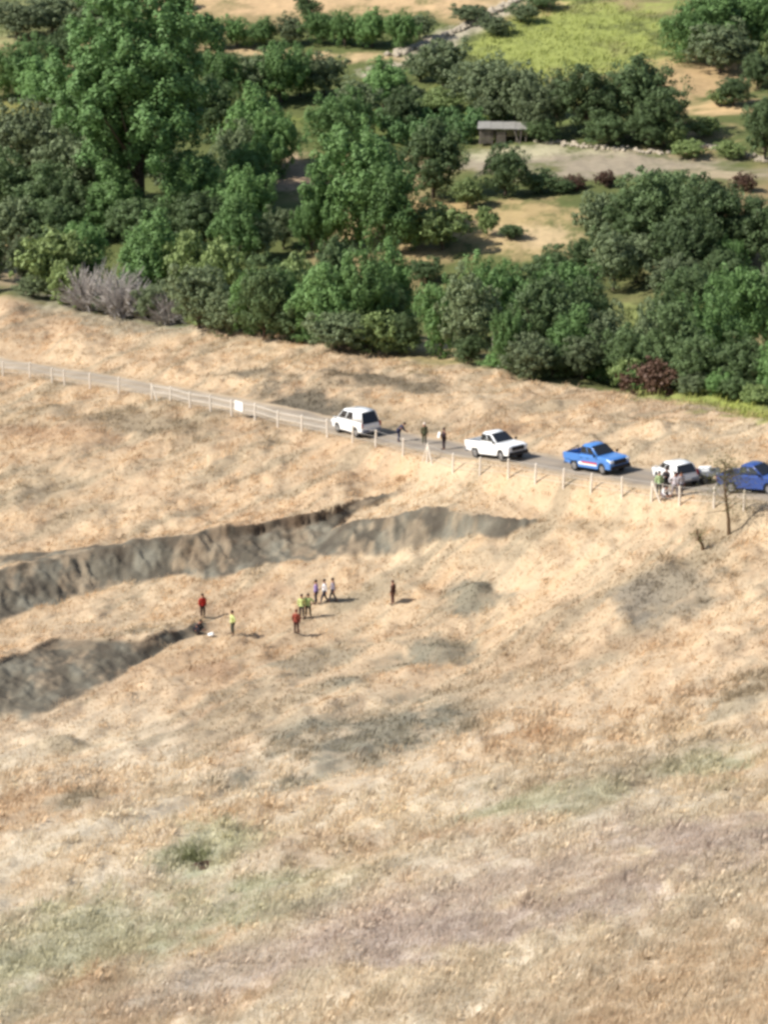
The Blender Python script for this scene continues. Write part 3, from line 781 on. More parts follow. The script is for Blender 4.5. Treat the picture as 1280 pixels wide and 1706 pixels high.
# hidden floor between the rows is filled by lower bushes
for i in range(14):
    cx = 60 + i * 46 + random.uniform(-12, 12); yb = 505 + cx * 0.155
    if 700 < cx < 740: continue
    T.append((random.choice('YGBO'), cx, yb - random.uniform(48, 70), yb - 8, random.uniform(60, 85), 2.5, 'edge'))
for i in range(12):
    cx = 850 + i * 38 + random.uniform(-10, 10); yb = 505 + cx * 0.148
    T.append((random.choice('YGOB'), cx, yb - random.uniform(45, 66), yb - 8, random.uniform(55, 80), 2.5, 'edge'))
for (k_, cx, tp, ft, w_) in [('G',15,330,420,90),('O',90,330,420,110),('O',230,330,425,120),('O',340,320,425,110),('G',430,360,440,70),('B',520,330,430,70),
    ('B',470,450,560,70),('O',300,420,500,70),('O',640,470,570,80),('O',1150,440,540,90),('B',1210,400,480,70),
    ('O',1110,480,590,60),('G',970,560,636,70),('O',920,570,632,70),('B',845,520,618,60),('B',420,230,320,80),('G',300,250,330,100),('O',150,200,300,110),('G',110,170,260,90),
    ('G',600,130,210,80),('O',670,150,225,70),('G',420,90,180,80),('G',925,120,220,60),('G',820,160,205,60)]:
    T.append((k_, cx, tp, ft, w_, 0, 'fill'))
Z['fill'] = 'filling a gap between larger trees'
# cane and vegetable rows beside the hut
for i in range(14):
    cx = 640 + i * 12 + random.uniform(-4, 4)
    T.append(('C', cx, 180 + (i % 3) * 12, 212 + (i % 3) * 14, 36, 0, 'cane'))
Z['cane'] = 'left of the small hut'
for t in T:
    k_, cx_, tp_, ft_, w_ = t[:5]
    g_ = 1.0 if k_ not in 'DTRC' else 1.0
    plant(k_, cx_, tp_ - (ft_ - tp_) * (g_ - 1) * .35, ft_, w_ * g_, *t[5:])
GRP = {'far strip': 'trees of the far orchard strip', 'field edge': 'trees beside the crop field', 'grove': 'trees of the grove round the tallest tree', 'mid': 'trees before the ploughed strip', 'terrace': 'trees and bushes on the terraces',
       'hut': 'trees behind the hut', 'belt': 'trees of the belt edging the dry slope', 'oaks': 'oak stand right of the tan field', 'edge': 'low bushes along the rim of the dry slope', 'cane': 'cane clumps in the garden plot', 'fill': 'lower trees filling the gaps'}
ORD = ['leftmost','second','third','fourth','fifth','sixth','seventh','eighth','ninth','tenth','eleventh','twelfth','thirteenth','fourteenth','fifteenth','sixteenth','seventeenth','eighteenth']
buckets = {}
for p in placed: buckets.setdefault((p[1], p[5]), []).append(p)
for (k, zn), L_ in buckets.items():
    L_.sort(key=lambda p: p[2])
    for i, p in enumerate(L_):
        root = p[0]
        root['group'] = GRP[zn]
        if k == 'T':
            root['label'] = 'tallest tree, a broad green crown casting deep shade at the upper left'
            root.pop('group', None)
        elif len(L_) == 1: root['label'] = f"only {ADJ[k]} {Z[zn]}"
        elif i == 0: root['label'] = f"leftmost {ADJ[k]} {Z[zn]}"
        elif i == len(L_) - 1: root['label'] = f"rightmost {ADJ[k]} {Z[zn]}"
        else: root['label'] = f"{ORD[i]} {ADJ[k]} from the left {Z[zn]}"

# ------------------------------------------------------------------ sparse young trees on the dry slope
def sparse_tree(name, pbase, hm, spread, nleaf, label, seed, curve_x=-0.35):
    r = random.Random(seed)
    root = empty(name, pbase)
    tag(root, label, 'tree')
    mb = MB()
    pts = [(0, 0, -.2), (curve_x * .15, 0, hm * .2), (curve_x * .6, 0, hm * .45), (curve_x, .1, hm * .7), (curve_x * .9, .1, hm)]
    mb.tube(pts, [.14, .11, .085, .05, .015], 8)
    ends = []
    for i in range(34):
        t = r.uniform(.30, .97); z = hm * t; x = curve_x * min(1, t * 1.3)
        a = r.uniform(0, 6.283); L_ = spread * (1.15 - t) * r.uniform(.7, 1.3)
        e = Vector((x + math.cos(a) * L_, math.sin(a) * L_, z + L_ * r.uniform(.1, .8)))
        s = Vector((x, 0, z)); mid = s.lerp(e, .5) + Vector((0, 0, .08))
        mb.tube([s, mid, e], [.03, .018, .008], 4); ends += [e, mid, s.lerp(e, .75)]
    mb.build('trunk', mat('young_bark', lin(104,84,62), rough=.95), root)
    P = []; N = []
    for e in ends:
        for k in range(nleaf):
            P.append((e.x + r.gauss(0, .4), e.y + r.gauss(0, .4), e.z + r.gauss(0, .3))); N.append((r.gauss(0, 1), r.gauss(0, 1), r.gauss(0, 1)))
    N = np.array(N); N /= np.linalg.norm(N, axis=1)[:, None]
    me = leaves_mesh('crown', np.array(P), N, .10, M_leaf['P'])
    o = bpy.data.objects.new('crown', me); COL.objects.link(o); o.parent = root
    return root
sparse_tree('young_tree', at(1215, 890), 5.2, 2.2, 22, 'thin young tree with sparse leaves standing alone on the dry slope', 3, -.45)
sparse_tree('sapling', at(1172, 915), 1.4, .8, 2, 'leaning leafless sapling just left of the thin young tree', 8, -.4)

# green tussock with dark hollow on the near slope
r = random.Random(4)
tb = at(318, 1432)
root = empty('tussock', tb); tag(root, 'greenish grass tussock beside a dark hole on the near slope', 'plant')
mb = MB()
for i in range(260):
    a = r.uniform(0, 6.283); L_ = r.uniform(.4, 1.0); el = r.uniform(.7, 1.4)
    b0 = Vector((r.gauss(0, .55), r.gauss(0, .5), -.05)); d = Vector((math.cos(a) * math.cos(el), math.sin(a) * math.cos(el), math.sin(el)))
    mb.tube([b0, b0 + d * L_ * .6, b0 + d * L_ + Vector((d.x * .2, d.y * .2, -.08))], [.022, .018, .004], 3, cap=False)
mb.build('leaves', mat('tussock_leaves', lin(160,162,122), rough=.9, islands=.25, transl=.4), root)
# the burrow: a real pit rimmed with dark earth
hb = at(347, 1443)
mb = MB()
n = 18
for k in range(n):
    a0 = 2 * math.pi * k / n; a1 = 2 * math.pi * (k + 1) / n
    ro = lambda a: (0.85 + .12 * math.sin(3 * a)) ; ri = .5
    def P_(a, rr, z): return (hb.x + math.cos(a) * rr, hb.y + math.sin(a) * rr * .8, hb.z + z)
    mb.poly([P_(a0, ro(a0), -.05), P_(a1, ro(a1), -.05), P_(a1, ri, .16), P_(a0, ri, .16)])
    mb.poly([P_(a0, ri, .16), P_(a1, ri, .16), P_(a1, .3, .02), P_(a0, .3, .02)])
    mb.poly([P_(a0, .3, .02), P_(a1, .3, .02), (hb.x, hb.y, hb.z + .015)])
tag(mb.build('burrow', mat('burrow_earth', lin(74,58,46), rough=1.0, noise=.3, nscale=8)), 'dark burrow of bare earth right of the green tussock', 'burrow')

# ------------------------------------------------------------------ fence
M_post = mat('pale_posts', lin(224,214,198), rough=.85, noise=.12, nscale=6)
M_wire = mat('fence_wire', lin(176,170,160), rough=.5, metal=.3)
posts_px = [(-40,616),(5,627),(50,630),(87,638),(108,642),(150,648),(198,656),(254,666),(284,670),(317,680),(351,686),(386,694),(425,700),(463,712),(503,719),(546,729),(588,737),(626,746),(672,759),(712,770),(755,788),(800,792),(848,797),(892,806),(939,813),(985,821),(1037,828),(1086,836),(1133,842),(1190,846),(1240,850),(1290,856),(1340,862)]
f0 = at(640, 745)
fence = empty('wire_fence', f0)
tag(fence, 'long fence of pale posts and wires along the near side of the road', 'fence')
tops = []
for i, (px, py) in enumerate(posts_px):
    b = at(px, py); rr = random.Random(i)
    hgt = 1.45 + rr.uniform(-.08, .08); lx, ly = rr.uniform(-.06, .06), rr.uniform(-.06, .06)
    b = b - f0
    mb = MB()
    mb.tube([b + Vector((0, 0, -.3)), b + Vector((lx, ly, hgt - .05)), b + Vector((lx, ly, hgt))], [.08, .075, .045], 8)
    mb.build('post', M_post, fence)
    tops.append((b, b + Vector((lx, ly, hgt))))
for i, sx in ((7, .75), (19, .8), (19, -.8), (27, .9)):
    b, t = tops[i]; d = (tops[i+1][0] - b).normalized() if sx > 0 else (tops[i-1][0] - b).normalized()
    e = b + d * abs(sx); e.z -= .1
    mb = MB(); mb.tube([t - Vector((0, 0, .1)), e], [.06, .06], 6); mb.build('brace', M_post, fence)
for fr in (.93, .62, .3):
    mb = MB()
    for (b0, t0), (b1, t1) in zip(tops, tops[1:]):
        p0 = b0.lerp(t0, fr); p1 = b1.lerp(t1, fr); m_ = p0.lerp(p1, .5) - Vector((0, 0, .02))
        mb.tube([p0, m_, p1], [.014] * 3, 4, cap=False)
    mb.build('wire', M_wire, fence)
# two pale rails on the stretch left of the white car
for fr in (.86, .5):
    mb = MB()
    for i in range(7, 15):
        p0 = tops[i][0].lerp(tops[i][1], fr); p1 = tops[i+1][0].lerp(tops[i+1][1], fr)
        mb.tube([p0, p1], [.02, .02], 6)
    mb.build('rail', M_post, fence)
# white sign on the fence
b, t = tops[11]; b2, t2 = tops[12]
c = f0 + (b + (b2 - b) * .35) ; d = (b2 - b); yaw = math.atan2(d.y, d.x)
sg = empty('sign', (c.x, c.y, c.z), yaw); tag(sg, 'blank white square sign hung on the fence rails', 'sign')
M_white = mat('white_board', lin(238,238,234), rough=.5)
mb = MB(); mb.box((0, -.09, 1.02), (.95, .03, .8)); mb.build('board', M_white, sg, bevel=.006)
mb = MB(); mb.box((-.3, -.06, 1.02), (.05, .03, .9)); mb.box((.3, -.06, 1.02), (.05, .03, .9)); mb.build('batten', M_post, sg)

# ------------------------------------------------------------------ vehicles
M_tyre = mat('tyre_rubber', lin(38,38,38), rough=.85)
M_rim = mat('alloy_rim', lin(170,172,175), rough=.35, metal=.7)
M_glass = glass_mat('car_glass')
M_trim = mat('black_trim', lin(34,34,38), rough=.5)
M_lamp = mat('head_lamp', lin(225,230,235), rough=.15, spec=.8)
M_tail = mat('tail_lamp', lin(150,20,20), rough=.25, spec=.6)
M_bump = mat('bumper_grey', lin(120,124,134), rough=.4)
M_plate = mat('number_plate', lin(220,220,215), rough=.5)
def paint(name, rgb): return mat(name, lin(*rgb), rough=.28, spec=.5, coat=.6)
P_white = paint('white_paint', (236,236,234)); P_blue = paint('light_blue_paint', (76,128,196)); P_dblue = paint('dark_blue_paint', (50,76,138))

def arch(cx, r, z0, n=9):
    return [(cx + r * math.cos(a), z0 + r * math.sin(a)) for a in np.linspace(math.pi, 0, n)]

def vehicle(name, label, cat, style, paintm, group=None):
    root = empty(name); tag(root, label, cat, group)
    W = .92; zs = .36; wr = .38
    if style == 'pickup':
        fx, rx, front, rear = 1.65, -1.45, 2.62, -2.62
        low = [(rear, .55)] + [(rx - .46, .5)] + arch(rx, .45, .40) + [(rx + .46, .36), (fx - .46, .36)] + arch(fx, .45, .40) + [(fx + .46, .42), (front - .03, .42),
               (front + .02, .75), (front - .06, 1.0), (front - .30, 1.10), (1.25, 1.17), (.95, 1.20), (-.80, 1.20), (-.80, .74), (rear, .74)]
        mb = MB(); mb.prism(low, -W, W)
        mb.build('body', paintm, root)
        mb = MB()
        for s in (-1, 1): mb.box((-1.71, s * (W - .06), .97), (1.80, .115, .44))
        mb.build('bed_side', paintm, root, bevel=.02)
        mb = MB(); mb.box((rear + .045, 0, .95), (.085, 1.70, .46)); mb.build('tailgate', paintm, root, bevel=.02)
        mb = MB(); mb.box((-1.70, 0, .765), (1.74, 1.60, .04)); mb.build('bed_liner', M_trim, root)
        cab = [(1.22, 1.16), (.30, 1.76), (-.62, 1.80), (-.86, 1.19)]
    elif style == 'van':
        fx, rx, front, rear = 1.45, -1.35, 2.35, -2.3
        low = [(rear, .5)] + [(rx - .46, .46)] + arch(rx, .44, .40) + [(rx + .46, .34), (fx - .46, .34)] + arch(fx, .44, .40) + [(fx + .46, .40), (front - .03, .42),
               (front, .72), (front - .08, .95), (front - .30, 1.04), (1.5, 1.14), (-2.24, 1.14), (rear - .02, .9)]
        mb = MB(); mb.prism(low, -W, W); mb.build('body', paintm, root)
        cab = [(1.62, 1.08), (.62, 1.84), (-1.90, 1.92), (-2.26, 1.13)]
    else:  # hatch
        fx, rx, front, rear = 1.25, -1.25, 2.0, -1.95
        low = [(rear, .48)] + [(rx - .42, .42)] + arch(rx, .40, .36) + [(rx + .42, .32), (fx - .42, .32)] + arch(fx, .40, .36) + [(fx + .42, .36), (front - .02, .40),
               (front, .68), (front - .1, .88), (1.0, 1.02), (-1.88, 1.04), (rear - .01, .8)]
        mb = MB(); mb.prism(low, -W, W); mb.build('body', paintm, root)
        cab = [(1.1, 1.0), (.35, 1.50), (-1.5, 1.54), (-1.90, 1.02)]
    # cabin with tumblehome
    (x0, z0), (x1, z1), (x2, z2), (x3, z3) = cab
    wb, wt = W - .05, W - .22
    q = [Vector((x0, 0, z0)), Vector((x1, 0, z1)), Vector((x2, 0, z2)), Vector((x3, 0, z3))]
    def pt(i, s): return Vector((q[i].x, s * (wb if i in (0, 3) else wt), q[i].z))
    mb = MB()
    A = [mb.bm.verts.new(pt(i, -1)) for i in range(4)]; B = [mb.bm.verts.new(pt(i, 1)) for i in range(4)]
    crown = [mb.bm.verts.new(((x1 + x2) / 2, s * wt * .6, (z1 + z2) / 2 + .05)) for s in (-1, 1)]
    mb.bm.faces.new(A); mb.bm.faces.new(B[::-1])
    mb.bm.faces.new((A[0], A[1], B[1], B[0])); mb.bm.faces.new((A[2], A[3], B[3], B[2]))
    mb.bm.faces.new((A[1], A[2], crown[0])); mb.bm.faces.new((B[2], B[1], crown[1]))
    mb.bm.faces.new((A[1], crown[0], crown[1], B[1])); mb.bm.faces.new((A[2], B[2], crown[1], crown[0])); mb.bm.faces.new((A[3], A[0], B[0], B[3]))
    mb.build('cabin', paintm, root, bevel=.09, seg=3, sm=True)
    def pane(name, c4, off=.012, material=M_glass, thick=.02):
        c4 = [Vector(c) for c in c4]
        nrm_ = (c4[1] - c4[0]).cross(c4[3] - c4[0]).normalized()
        cc = sum(c4, Vector()) / 4
        if nrm_.dot(cc - Vector(((x0 + x3) / 2, 0, 1.3))) < 0: nrm_ = -nrm_
        m2 = MB()
        a = [m2.bm.verts.new(c + nrm_ * off) for c in c4]; b = [m2.bm.verts.new(c - nrm_ * thick) for c in c4]
        m2.bm.faces.new(a); m2.bm.faces.new(b[::-1])
        for i in range(4): m2.bm.faces.new((a[i], b[i], b[(i+1) % 4], a[(i+1) % 4]))
        return m2.build(name, material, root)
    def quad(a, b, c, d, u0, u1, v0, v1):
        f = lambda u, v: (a.lerp(b, u)).lerp(d.lerp(c, u), v)
        return [f(u0, v0), f(u1, v0), f(u1, v1), f(u0, v1)]
    pane('windscreen', quad(pt(0, -1), pt(0, 1), pt(1, 1), pt(1, -1), .06, .94, .08, .93))
    pane('rear_window', quad(pt(3, 1), pt(3, -1), pt(2, -1), pt(2, 1), .08, .92, -.10 if style != 'pickup' else .12, .9))
    for s in (-1, 1):
        lo0, lo1, hi0, hi1 = pt(0, s), pt(3, s), pt(1, s), pt(2, s)
        cuts = [(.09, .47), (.52, .93)] if style == 'pickup' else [(.07, .33), (.37, .64)]
        for u0, u1 in cuts:
            pane('side_window', quad(lo0, lo1, hi1, hi0, u0, u1, .18, .84))
    # wheels
    for xx in (fx, rx):
        for s in (-1, 1):
            wr_ = wr if style != 'hatch' else .33
            mb = MB(); mb.tube([(xx, s * (W - .24), wr_), (xx, s * (W - .21), wr_), (xx, s * (W - .04), wr_), (xx, s * (W - .01), wr_)], [wr_ * .88, wr_, wr_, wr_ * .9], 22)
            t = mb.build('wheel', M_tyre, root)
            mb = MB(); mb.tube([(xx, s * (W - .1), wr_), (xx, s * (W + .002), wr_)], [wr_ * .62, wr_ * .58], 18)
            for k in range(5):
                a = k * 2 * math.pi / 5
                mb.box((xx + math.cos(a) * wr_ * .3, s * (W + .006), wr_ + math.sin(a) * wr_ * .3), (wr_ * .5, .016, .05), Matrix.Rotation(-a, 3, 'Y'))
            mb.build('rim', M_rim, t)
    # front
    gz = .86 if style == 'pickup' else .72
    mb = MB(); mb.box((front + .012, 0, gz - .03), (.07, 1.10, .28)); mb.build('grille', M_trim, root, bevel=.01)
    for s in (-1, 1):
        mb = MB(); mb.box((front - .05, s * .73, gz + .05), (.18, .32, .18)); mb.build('headlight', M_lamp, root, bevel=.03)
        mb = MB(); mb.box((rear - .005, s * (W - .1), .92 if style == 'pickup' else .95), (.07, .13, .36)); mb.build('tail_light', M_tail, root, bevel=.015)
        mb = MB(); mb.box((x0 - .12, s * (W + .12), z0 + .07), (.12, .2, .17)); mb.build('mirror', M_trim if style == 'pickup' else paintm, root, bevel=.03)
        for hx in ((.15, -.55) if style == 'pickup' else (.2, -.8)):
            mb = MB(); mb.box((hx, s * (W + .012), .98), (.16, .03, .035)); mb.build('door_handle', M_trim, root)
    mb = MB(); mb.box((front + .01, 0, .50), (.16, 1.76, .24)); mb.build('front_bumper', M_trim if style == 'pickup' else M_bump, root, bevel=.04)
    mb = MB(); mb.box((rear - .03, 0, .52), (.16, 1.76, .22)); mb.build('rear_bumper', M_bump, root, bevel=.04)
    mb = MB(); mb.box((rear - .12, 0, .58), (.02, .5, .11)); mb.build('number_plate', M_plate, root)
    return root

def set_on(root, px, py, heading, lift=0.0, size=1.0):
    """stand a vehicle at a photo pixel, nose along heading (x,y), pitched and rolled with the road"""
    p = at(px, py)
    f = Vector((heading[0], heading[1], 0)).normalized(); l = Vector((-f.y, f.x, 0))
    zf = H(p.x + f.x * 1.5, p.y + f.y * 1.5); zr = H(p.x - f.x * 1.5, p.y - f.y * 1.5)
    zl = H(p.x + l.x * .8, p.y + l.y * .8); zq = H(p.x - l.x * .8, p.y - l.y * .8)
    fx_ = Vector((f.x, f.y, (zf - zr) / 3)).normalized()
    ly_ = Vector((l.x, l.y, (zl - zq) / 1.6)).normalized()
    up = fx_.cross(ly_).normalized(); ly_ = up.cross(fx_)
    M = Matrix((fx_, ly_, up)).transposed().to_4x4()
    M.translation = Vector((p.x, p.y, (zf + zr + zl + zq) / 4 + .05 + lift))
    root.matrix_world = M @ Matrix.Diagonal((size, size, size * 1.1, 1))
    return M

v1 = vehicle('estate_car', 'white estate car parked tail to the camera with a big dark rear window', 'car', 'van', P_white, 'vehicles parked along the road')
set_on(v1, 595, 723, (-math.cos(math.radians(58)), math.sin(math.radians(58))))
v2 = vehicle('pickup_truck', 'white double cab pickup with black grille parked nose to the right', 'pickup', 'pickup', P_white, 'vehicles parked along the road')
set_on(v2, 829, 763, (math.cos(math.radians(54)), -math.sin(math.radians(54))))
v3 = vehicle('pickup_truck', 'light blue pickup with a red and white door stripe', 'pickup', 'pickup', P_blue, 'vehicles parked along the road')
set_on(v3, 996, 785, (math.cos(math.radians(54)), -math.sin(math.radians(54))))
M_red = mat('red_decal', lin(190,44,50), rough=.4)
for s in (-1, 1):
    mb = MB(); mb.box((.1, s * .929, .62), (2.0, .012, .16)); mb.build('door_stripe', M_white, v3)
    mb = MB(); mb.box((.3, s * .937, .70), (1.7, .012, .11)); mb.build('door_stripe', M_red, v3)
mb = MB()
for s in (-1, 1): mb.tube([(-.85, s * .8, 1.2), (-.95, s * .72, 1.72), (-2.2, s * .78, 1.25)], [.035] * 3, 6)
mb.build('roll_bar', M_trim, v3)
v4 = vehicle('white_car', 'white car behind the roadside group, between the blue vehicles', 'car', 'hatch', P_white, 'vehicles parked along the road')
set_on(v4, 1127, 806, (-math.cos(math.radians(69)), math.sin(math.radians(69))), size=.97)
v5 = vehicle('pickup_truck', 'dark blue pickup cut off by the right edge', 'pickup', 'pickup', P_dblue, 'vehicles parked along the road')
set_on(v5, 1262, 820, (math.cos(math.radians(42)), -math.sin(math.radians(42))))
# low trailer with white box
tr = empty('trailer'); tag(tr, 'low grey trailer with a white box, behind the white car', 'trailer')
mb = MB(); mb.box((0, 0, .55), (1.7, 1.2, .10)); mb.box((0, .58, .70), (1.7, .04, .22)); mb.box((0, -.58, .70), (1.7, .04, .22)); mb.build('tray', M_bump, tr, bevel=.01)
for s in (-1, 1):
    mb = MB(); mb.tube([(0, s * .62, .3), (0, s * .76, .3)], [.3, .3], 18); mb.build('wheel', M_tyre, tr)
mb = MB(); mb.tube([(.8, .4, .5), (1.6, 0, .48)], [.04, .04], 6); mb.tube([(.8, -.4, .5), (1.6, 0, .48)], [.04, .04], 6); mb.tube([(1.5, 0, .48), (1.5, 0, .05)], [.03, .03], 6); mb.build('drawbar', M_trim, tr)
MT = set_on(tr, 1178, 805, (1, -.35))
bx = empty('storage_box'); tag(bx, 'white storage box lying on the low grey trailer', 'box')
mb = MB(); mb.box((0, 0, .21), (.8, .6, .40)); mb.build('box', M_white, bx, bevel=.02)
mb = MB(); mb.box((0, 0, .44), (.84, .64, .05)); mb.build('lid', M_white, bx, bevel=.01)
bx.matrix_world = MT @ Matrix.Translation((-.1, .1, .60))

# ------------------------------------------------------------------ hut
def wp(px, py): return at(px, py)
hc = wp(838, 236)
hut = empty('hut', hc, math.radians(-4)); hut.scale = (1.12, .95, .86); tag(hut, 'small open hut of old planks and a flat pale roof', 'hut')
M_plank = mat('old_planks', lin(112,104,94), rough=.95, noise=.3, nscale=3)
M_roof = mat('pale_sheet_roof', lin(140,136,128), rough=.8, noise=.15, nscale=2)
M_dark = mat('tarpaulin', lin(80,72,66), rough=.9, noise=.2)
for x in (-2.4, -1.1, .2, 1.5, 2.5):
    mb = MB(); mb.tube([(x, -1.3, -.2), (x + .04, -1.3, 2.15)], [.09, .07], 7); mb.build('post', M_plank, hut)
for x in (-2.4, 2.5):
    mb = MB(); mb.tube([(x, 1.3, -.2), (x, 1.3, 2.3)], [.09, .07], 7); mb.build('post', M_plank, hut)
mb = MB()
rr = random.Random(2)
for i in range(22):
    x = -2.45 + i * .235; mb.box((x, 1.36, 1.05 + rr.uniform(-.08, .05)), (.21, .04, 2.1))
for i in range(11):
    mb.box((-2.5, -1.1 + i * .235, 1.05), (.04, .21, 2.05))
mb.build('wall', M_plank, hut)
mb = MB()
for i in range(6): mb.box((-2.3 + i * .2, -1.36, .95 + rr.uniform(-.1, .1)), (.17, .04, 1.9))
for i in range(5): mb.box((-.55 + i * .2, -1.38, .9 + rr.uniform(-.1, .1)), (.17, .04, 1.8))
mb.build('door', M_plank, hut)
mb = MB()
for i in range(8):
    mb.box((-2.35 + i * .67, 0, 2.26 + (i % 2) * .03), (.70, 3.2, .05), Matrix.Rotation(math.radians(4), 3, 'X'))
mb.build('roof', M_roof, hut)
mb = MB(); mb.tube([(1.2, -1.4, 2.1), (1.9, -2.4, 0)], [.05, .05], 6); mb.tube([(2.0, -1.4, 2.1), (1.9, -2.4, 0)], [.05, .05], 6); mb.build('prop', M_plank, hut)

# field stones and terrace walls
M_stone = mat('field_stone', lin(168,156,136), rough=.95, noise=.2, nscale=2, objrand=.15)
def rubble_wall(name, pts, label, n, sz, seed):
    r = random.Random(seed); mb = MB()
    P_ = [wp(*p) for p in pts]
    o0 = P_[0].copy()
    for i in range(n):
        t = i / n * (len(P_) - 1); k = min(int(t), len(P_) - 2); q = P_[k].lerp(P_[k+1], t - k)
        q = q + Vector((r.gauss(0, .35), r.gauss(0, .5), 0)); q.z = H(q.x, q.y) + sz * .25
        s = sz * r.uniform(.5, 1.3)
        g_ = bmesh.ops.create_icosphere(mb.bm, subdivisions=1, radius=s)
        for v in g_['verts']:
            v.co = Vector((v.co.x * r.uniform(.8, 1.3), v.co.y * r.uniform(.8, 1.2), v.co.z * r.uniform(.6, .9))) + q
    o = mb.build(name, M_stone); tag(o, label, 'wall'); return o
rubble_wall('stone_wall', [(655,94),(700,78),(745,60),(790,38),(840,14),(870,-5)], 'rough stone bank running diagonally up to the far field', 150, .55, 1)
rubble_wall('stone_wall', [(900,236),(960,243),(1040,250),(1110,258)], 'pale rubble bank under the oaks beyond the ploughed strip', 90, .32, 2)
rubble_wall('stone_wall', [(1130,235),(1180,245),(1240,262),(1290,270)], 'broken stone bank on the terraces at the upper right', 60, .4, 3)

# snag pole in the belt
sp = at(820, 606); mb = MB(); mb.tube([sp - Vector((0, 0, .3)), sp + Vector((.1, 0, 1.6)), sp + Vector((0, 0, 3.3))], [.14, .11, .07], 7)
tag(mb.build('snag', mat('grey_snag', lin(160,150,136), rough=.95, noise=.2)), 'pale bare tree trunk standing at the rim of the belt', 'tree trunk')

# ------------------------------------------------------------------ people
M_skin = mat('skin', lin(176,128,104), rough=.6); M_hairm = mat('dark_hair', lin(40,32,28), rough=.8); M_shoe = mat('shoes', lin(52,46,42), rough=.7)
M_eye = mat('eyes', lin(40,32,30), rough=.3)
cloth = {}
def cl(rgb):
    if rgb not in cloth: cloth[rgb] = mat('cloth_%02d' % len(cloth), lin(*rgb), rough=.9, noise=.1, nscale=9)
    return cloth[rgb]
def skin_mesh(name, verts, edges, rads, material, parent, root_i=0, sub=1):
    me = bpy.data.meshes.new(name); me.from_pydata([tuple(v) for v in verts], edges, []); me.update()
    o = bpy.data.objects.new(name, me); COL.objects.link(o)
    md = o.modifiers.new('s', 'SKIN'); md.use_smooth_shade = True
    if not me.skin_vertices:
        me.attributes  # layer is made with the modifier below
        bpy.context.view_layer.objects.active = o
    if not me.skin_vertices:
        with bpy.context.temp_override(object=o, active_object=o):
            bpy.ops.mesh.customdata_skin_add()
    for i, r_ in enumerate(rads):
        sv = me.skin_vertices[0].data[i]
        sv.radius = r_ if isinstance(r_, tuple) else (r_, r_)
        sv.use_root = (i == root_i)
    sd = o.modifiers.new('d', 'SUBSURF'); sd.levels = sub; sd.render_levels = sub
    dg = bpy.context.evaluated_depsgraph_get()
    m2 = bpy.data.meshes.new_from_object(o.evaluated_get(dg))
    o.modifiers.clear(); o.data = m2; bpy.data.meshes.remove(me)
    m2.name = name; m2.materials.clear(); m2.materials.append(material)
    m2.polygons.foreach_set('use_smooth', np.ones(len(m2.polygons), bool))
    if parent: o.parent = parent
    return o

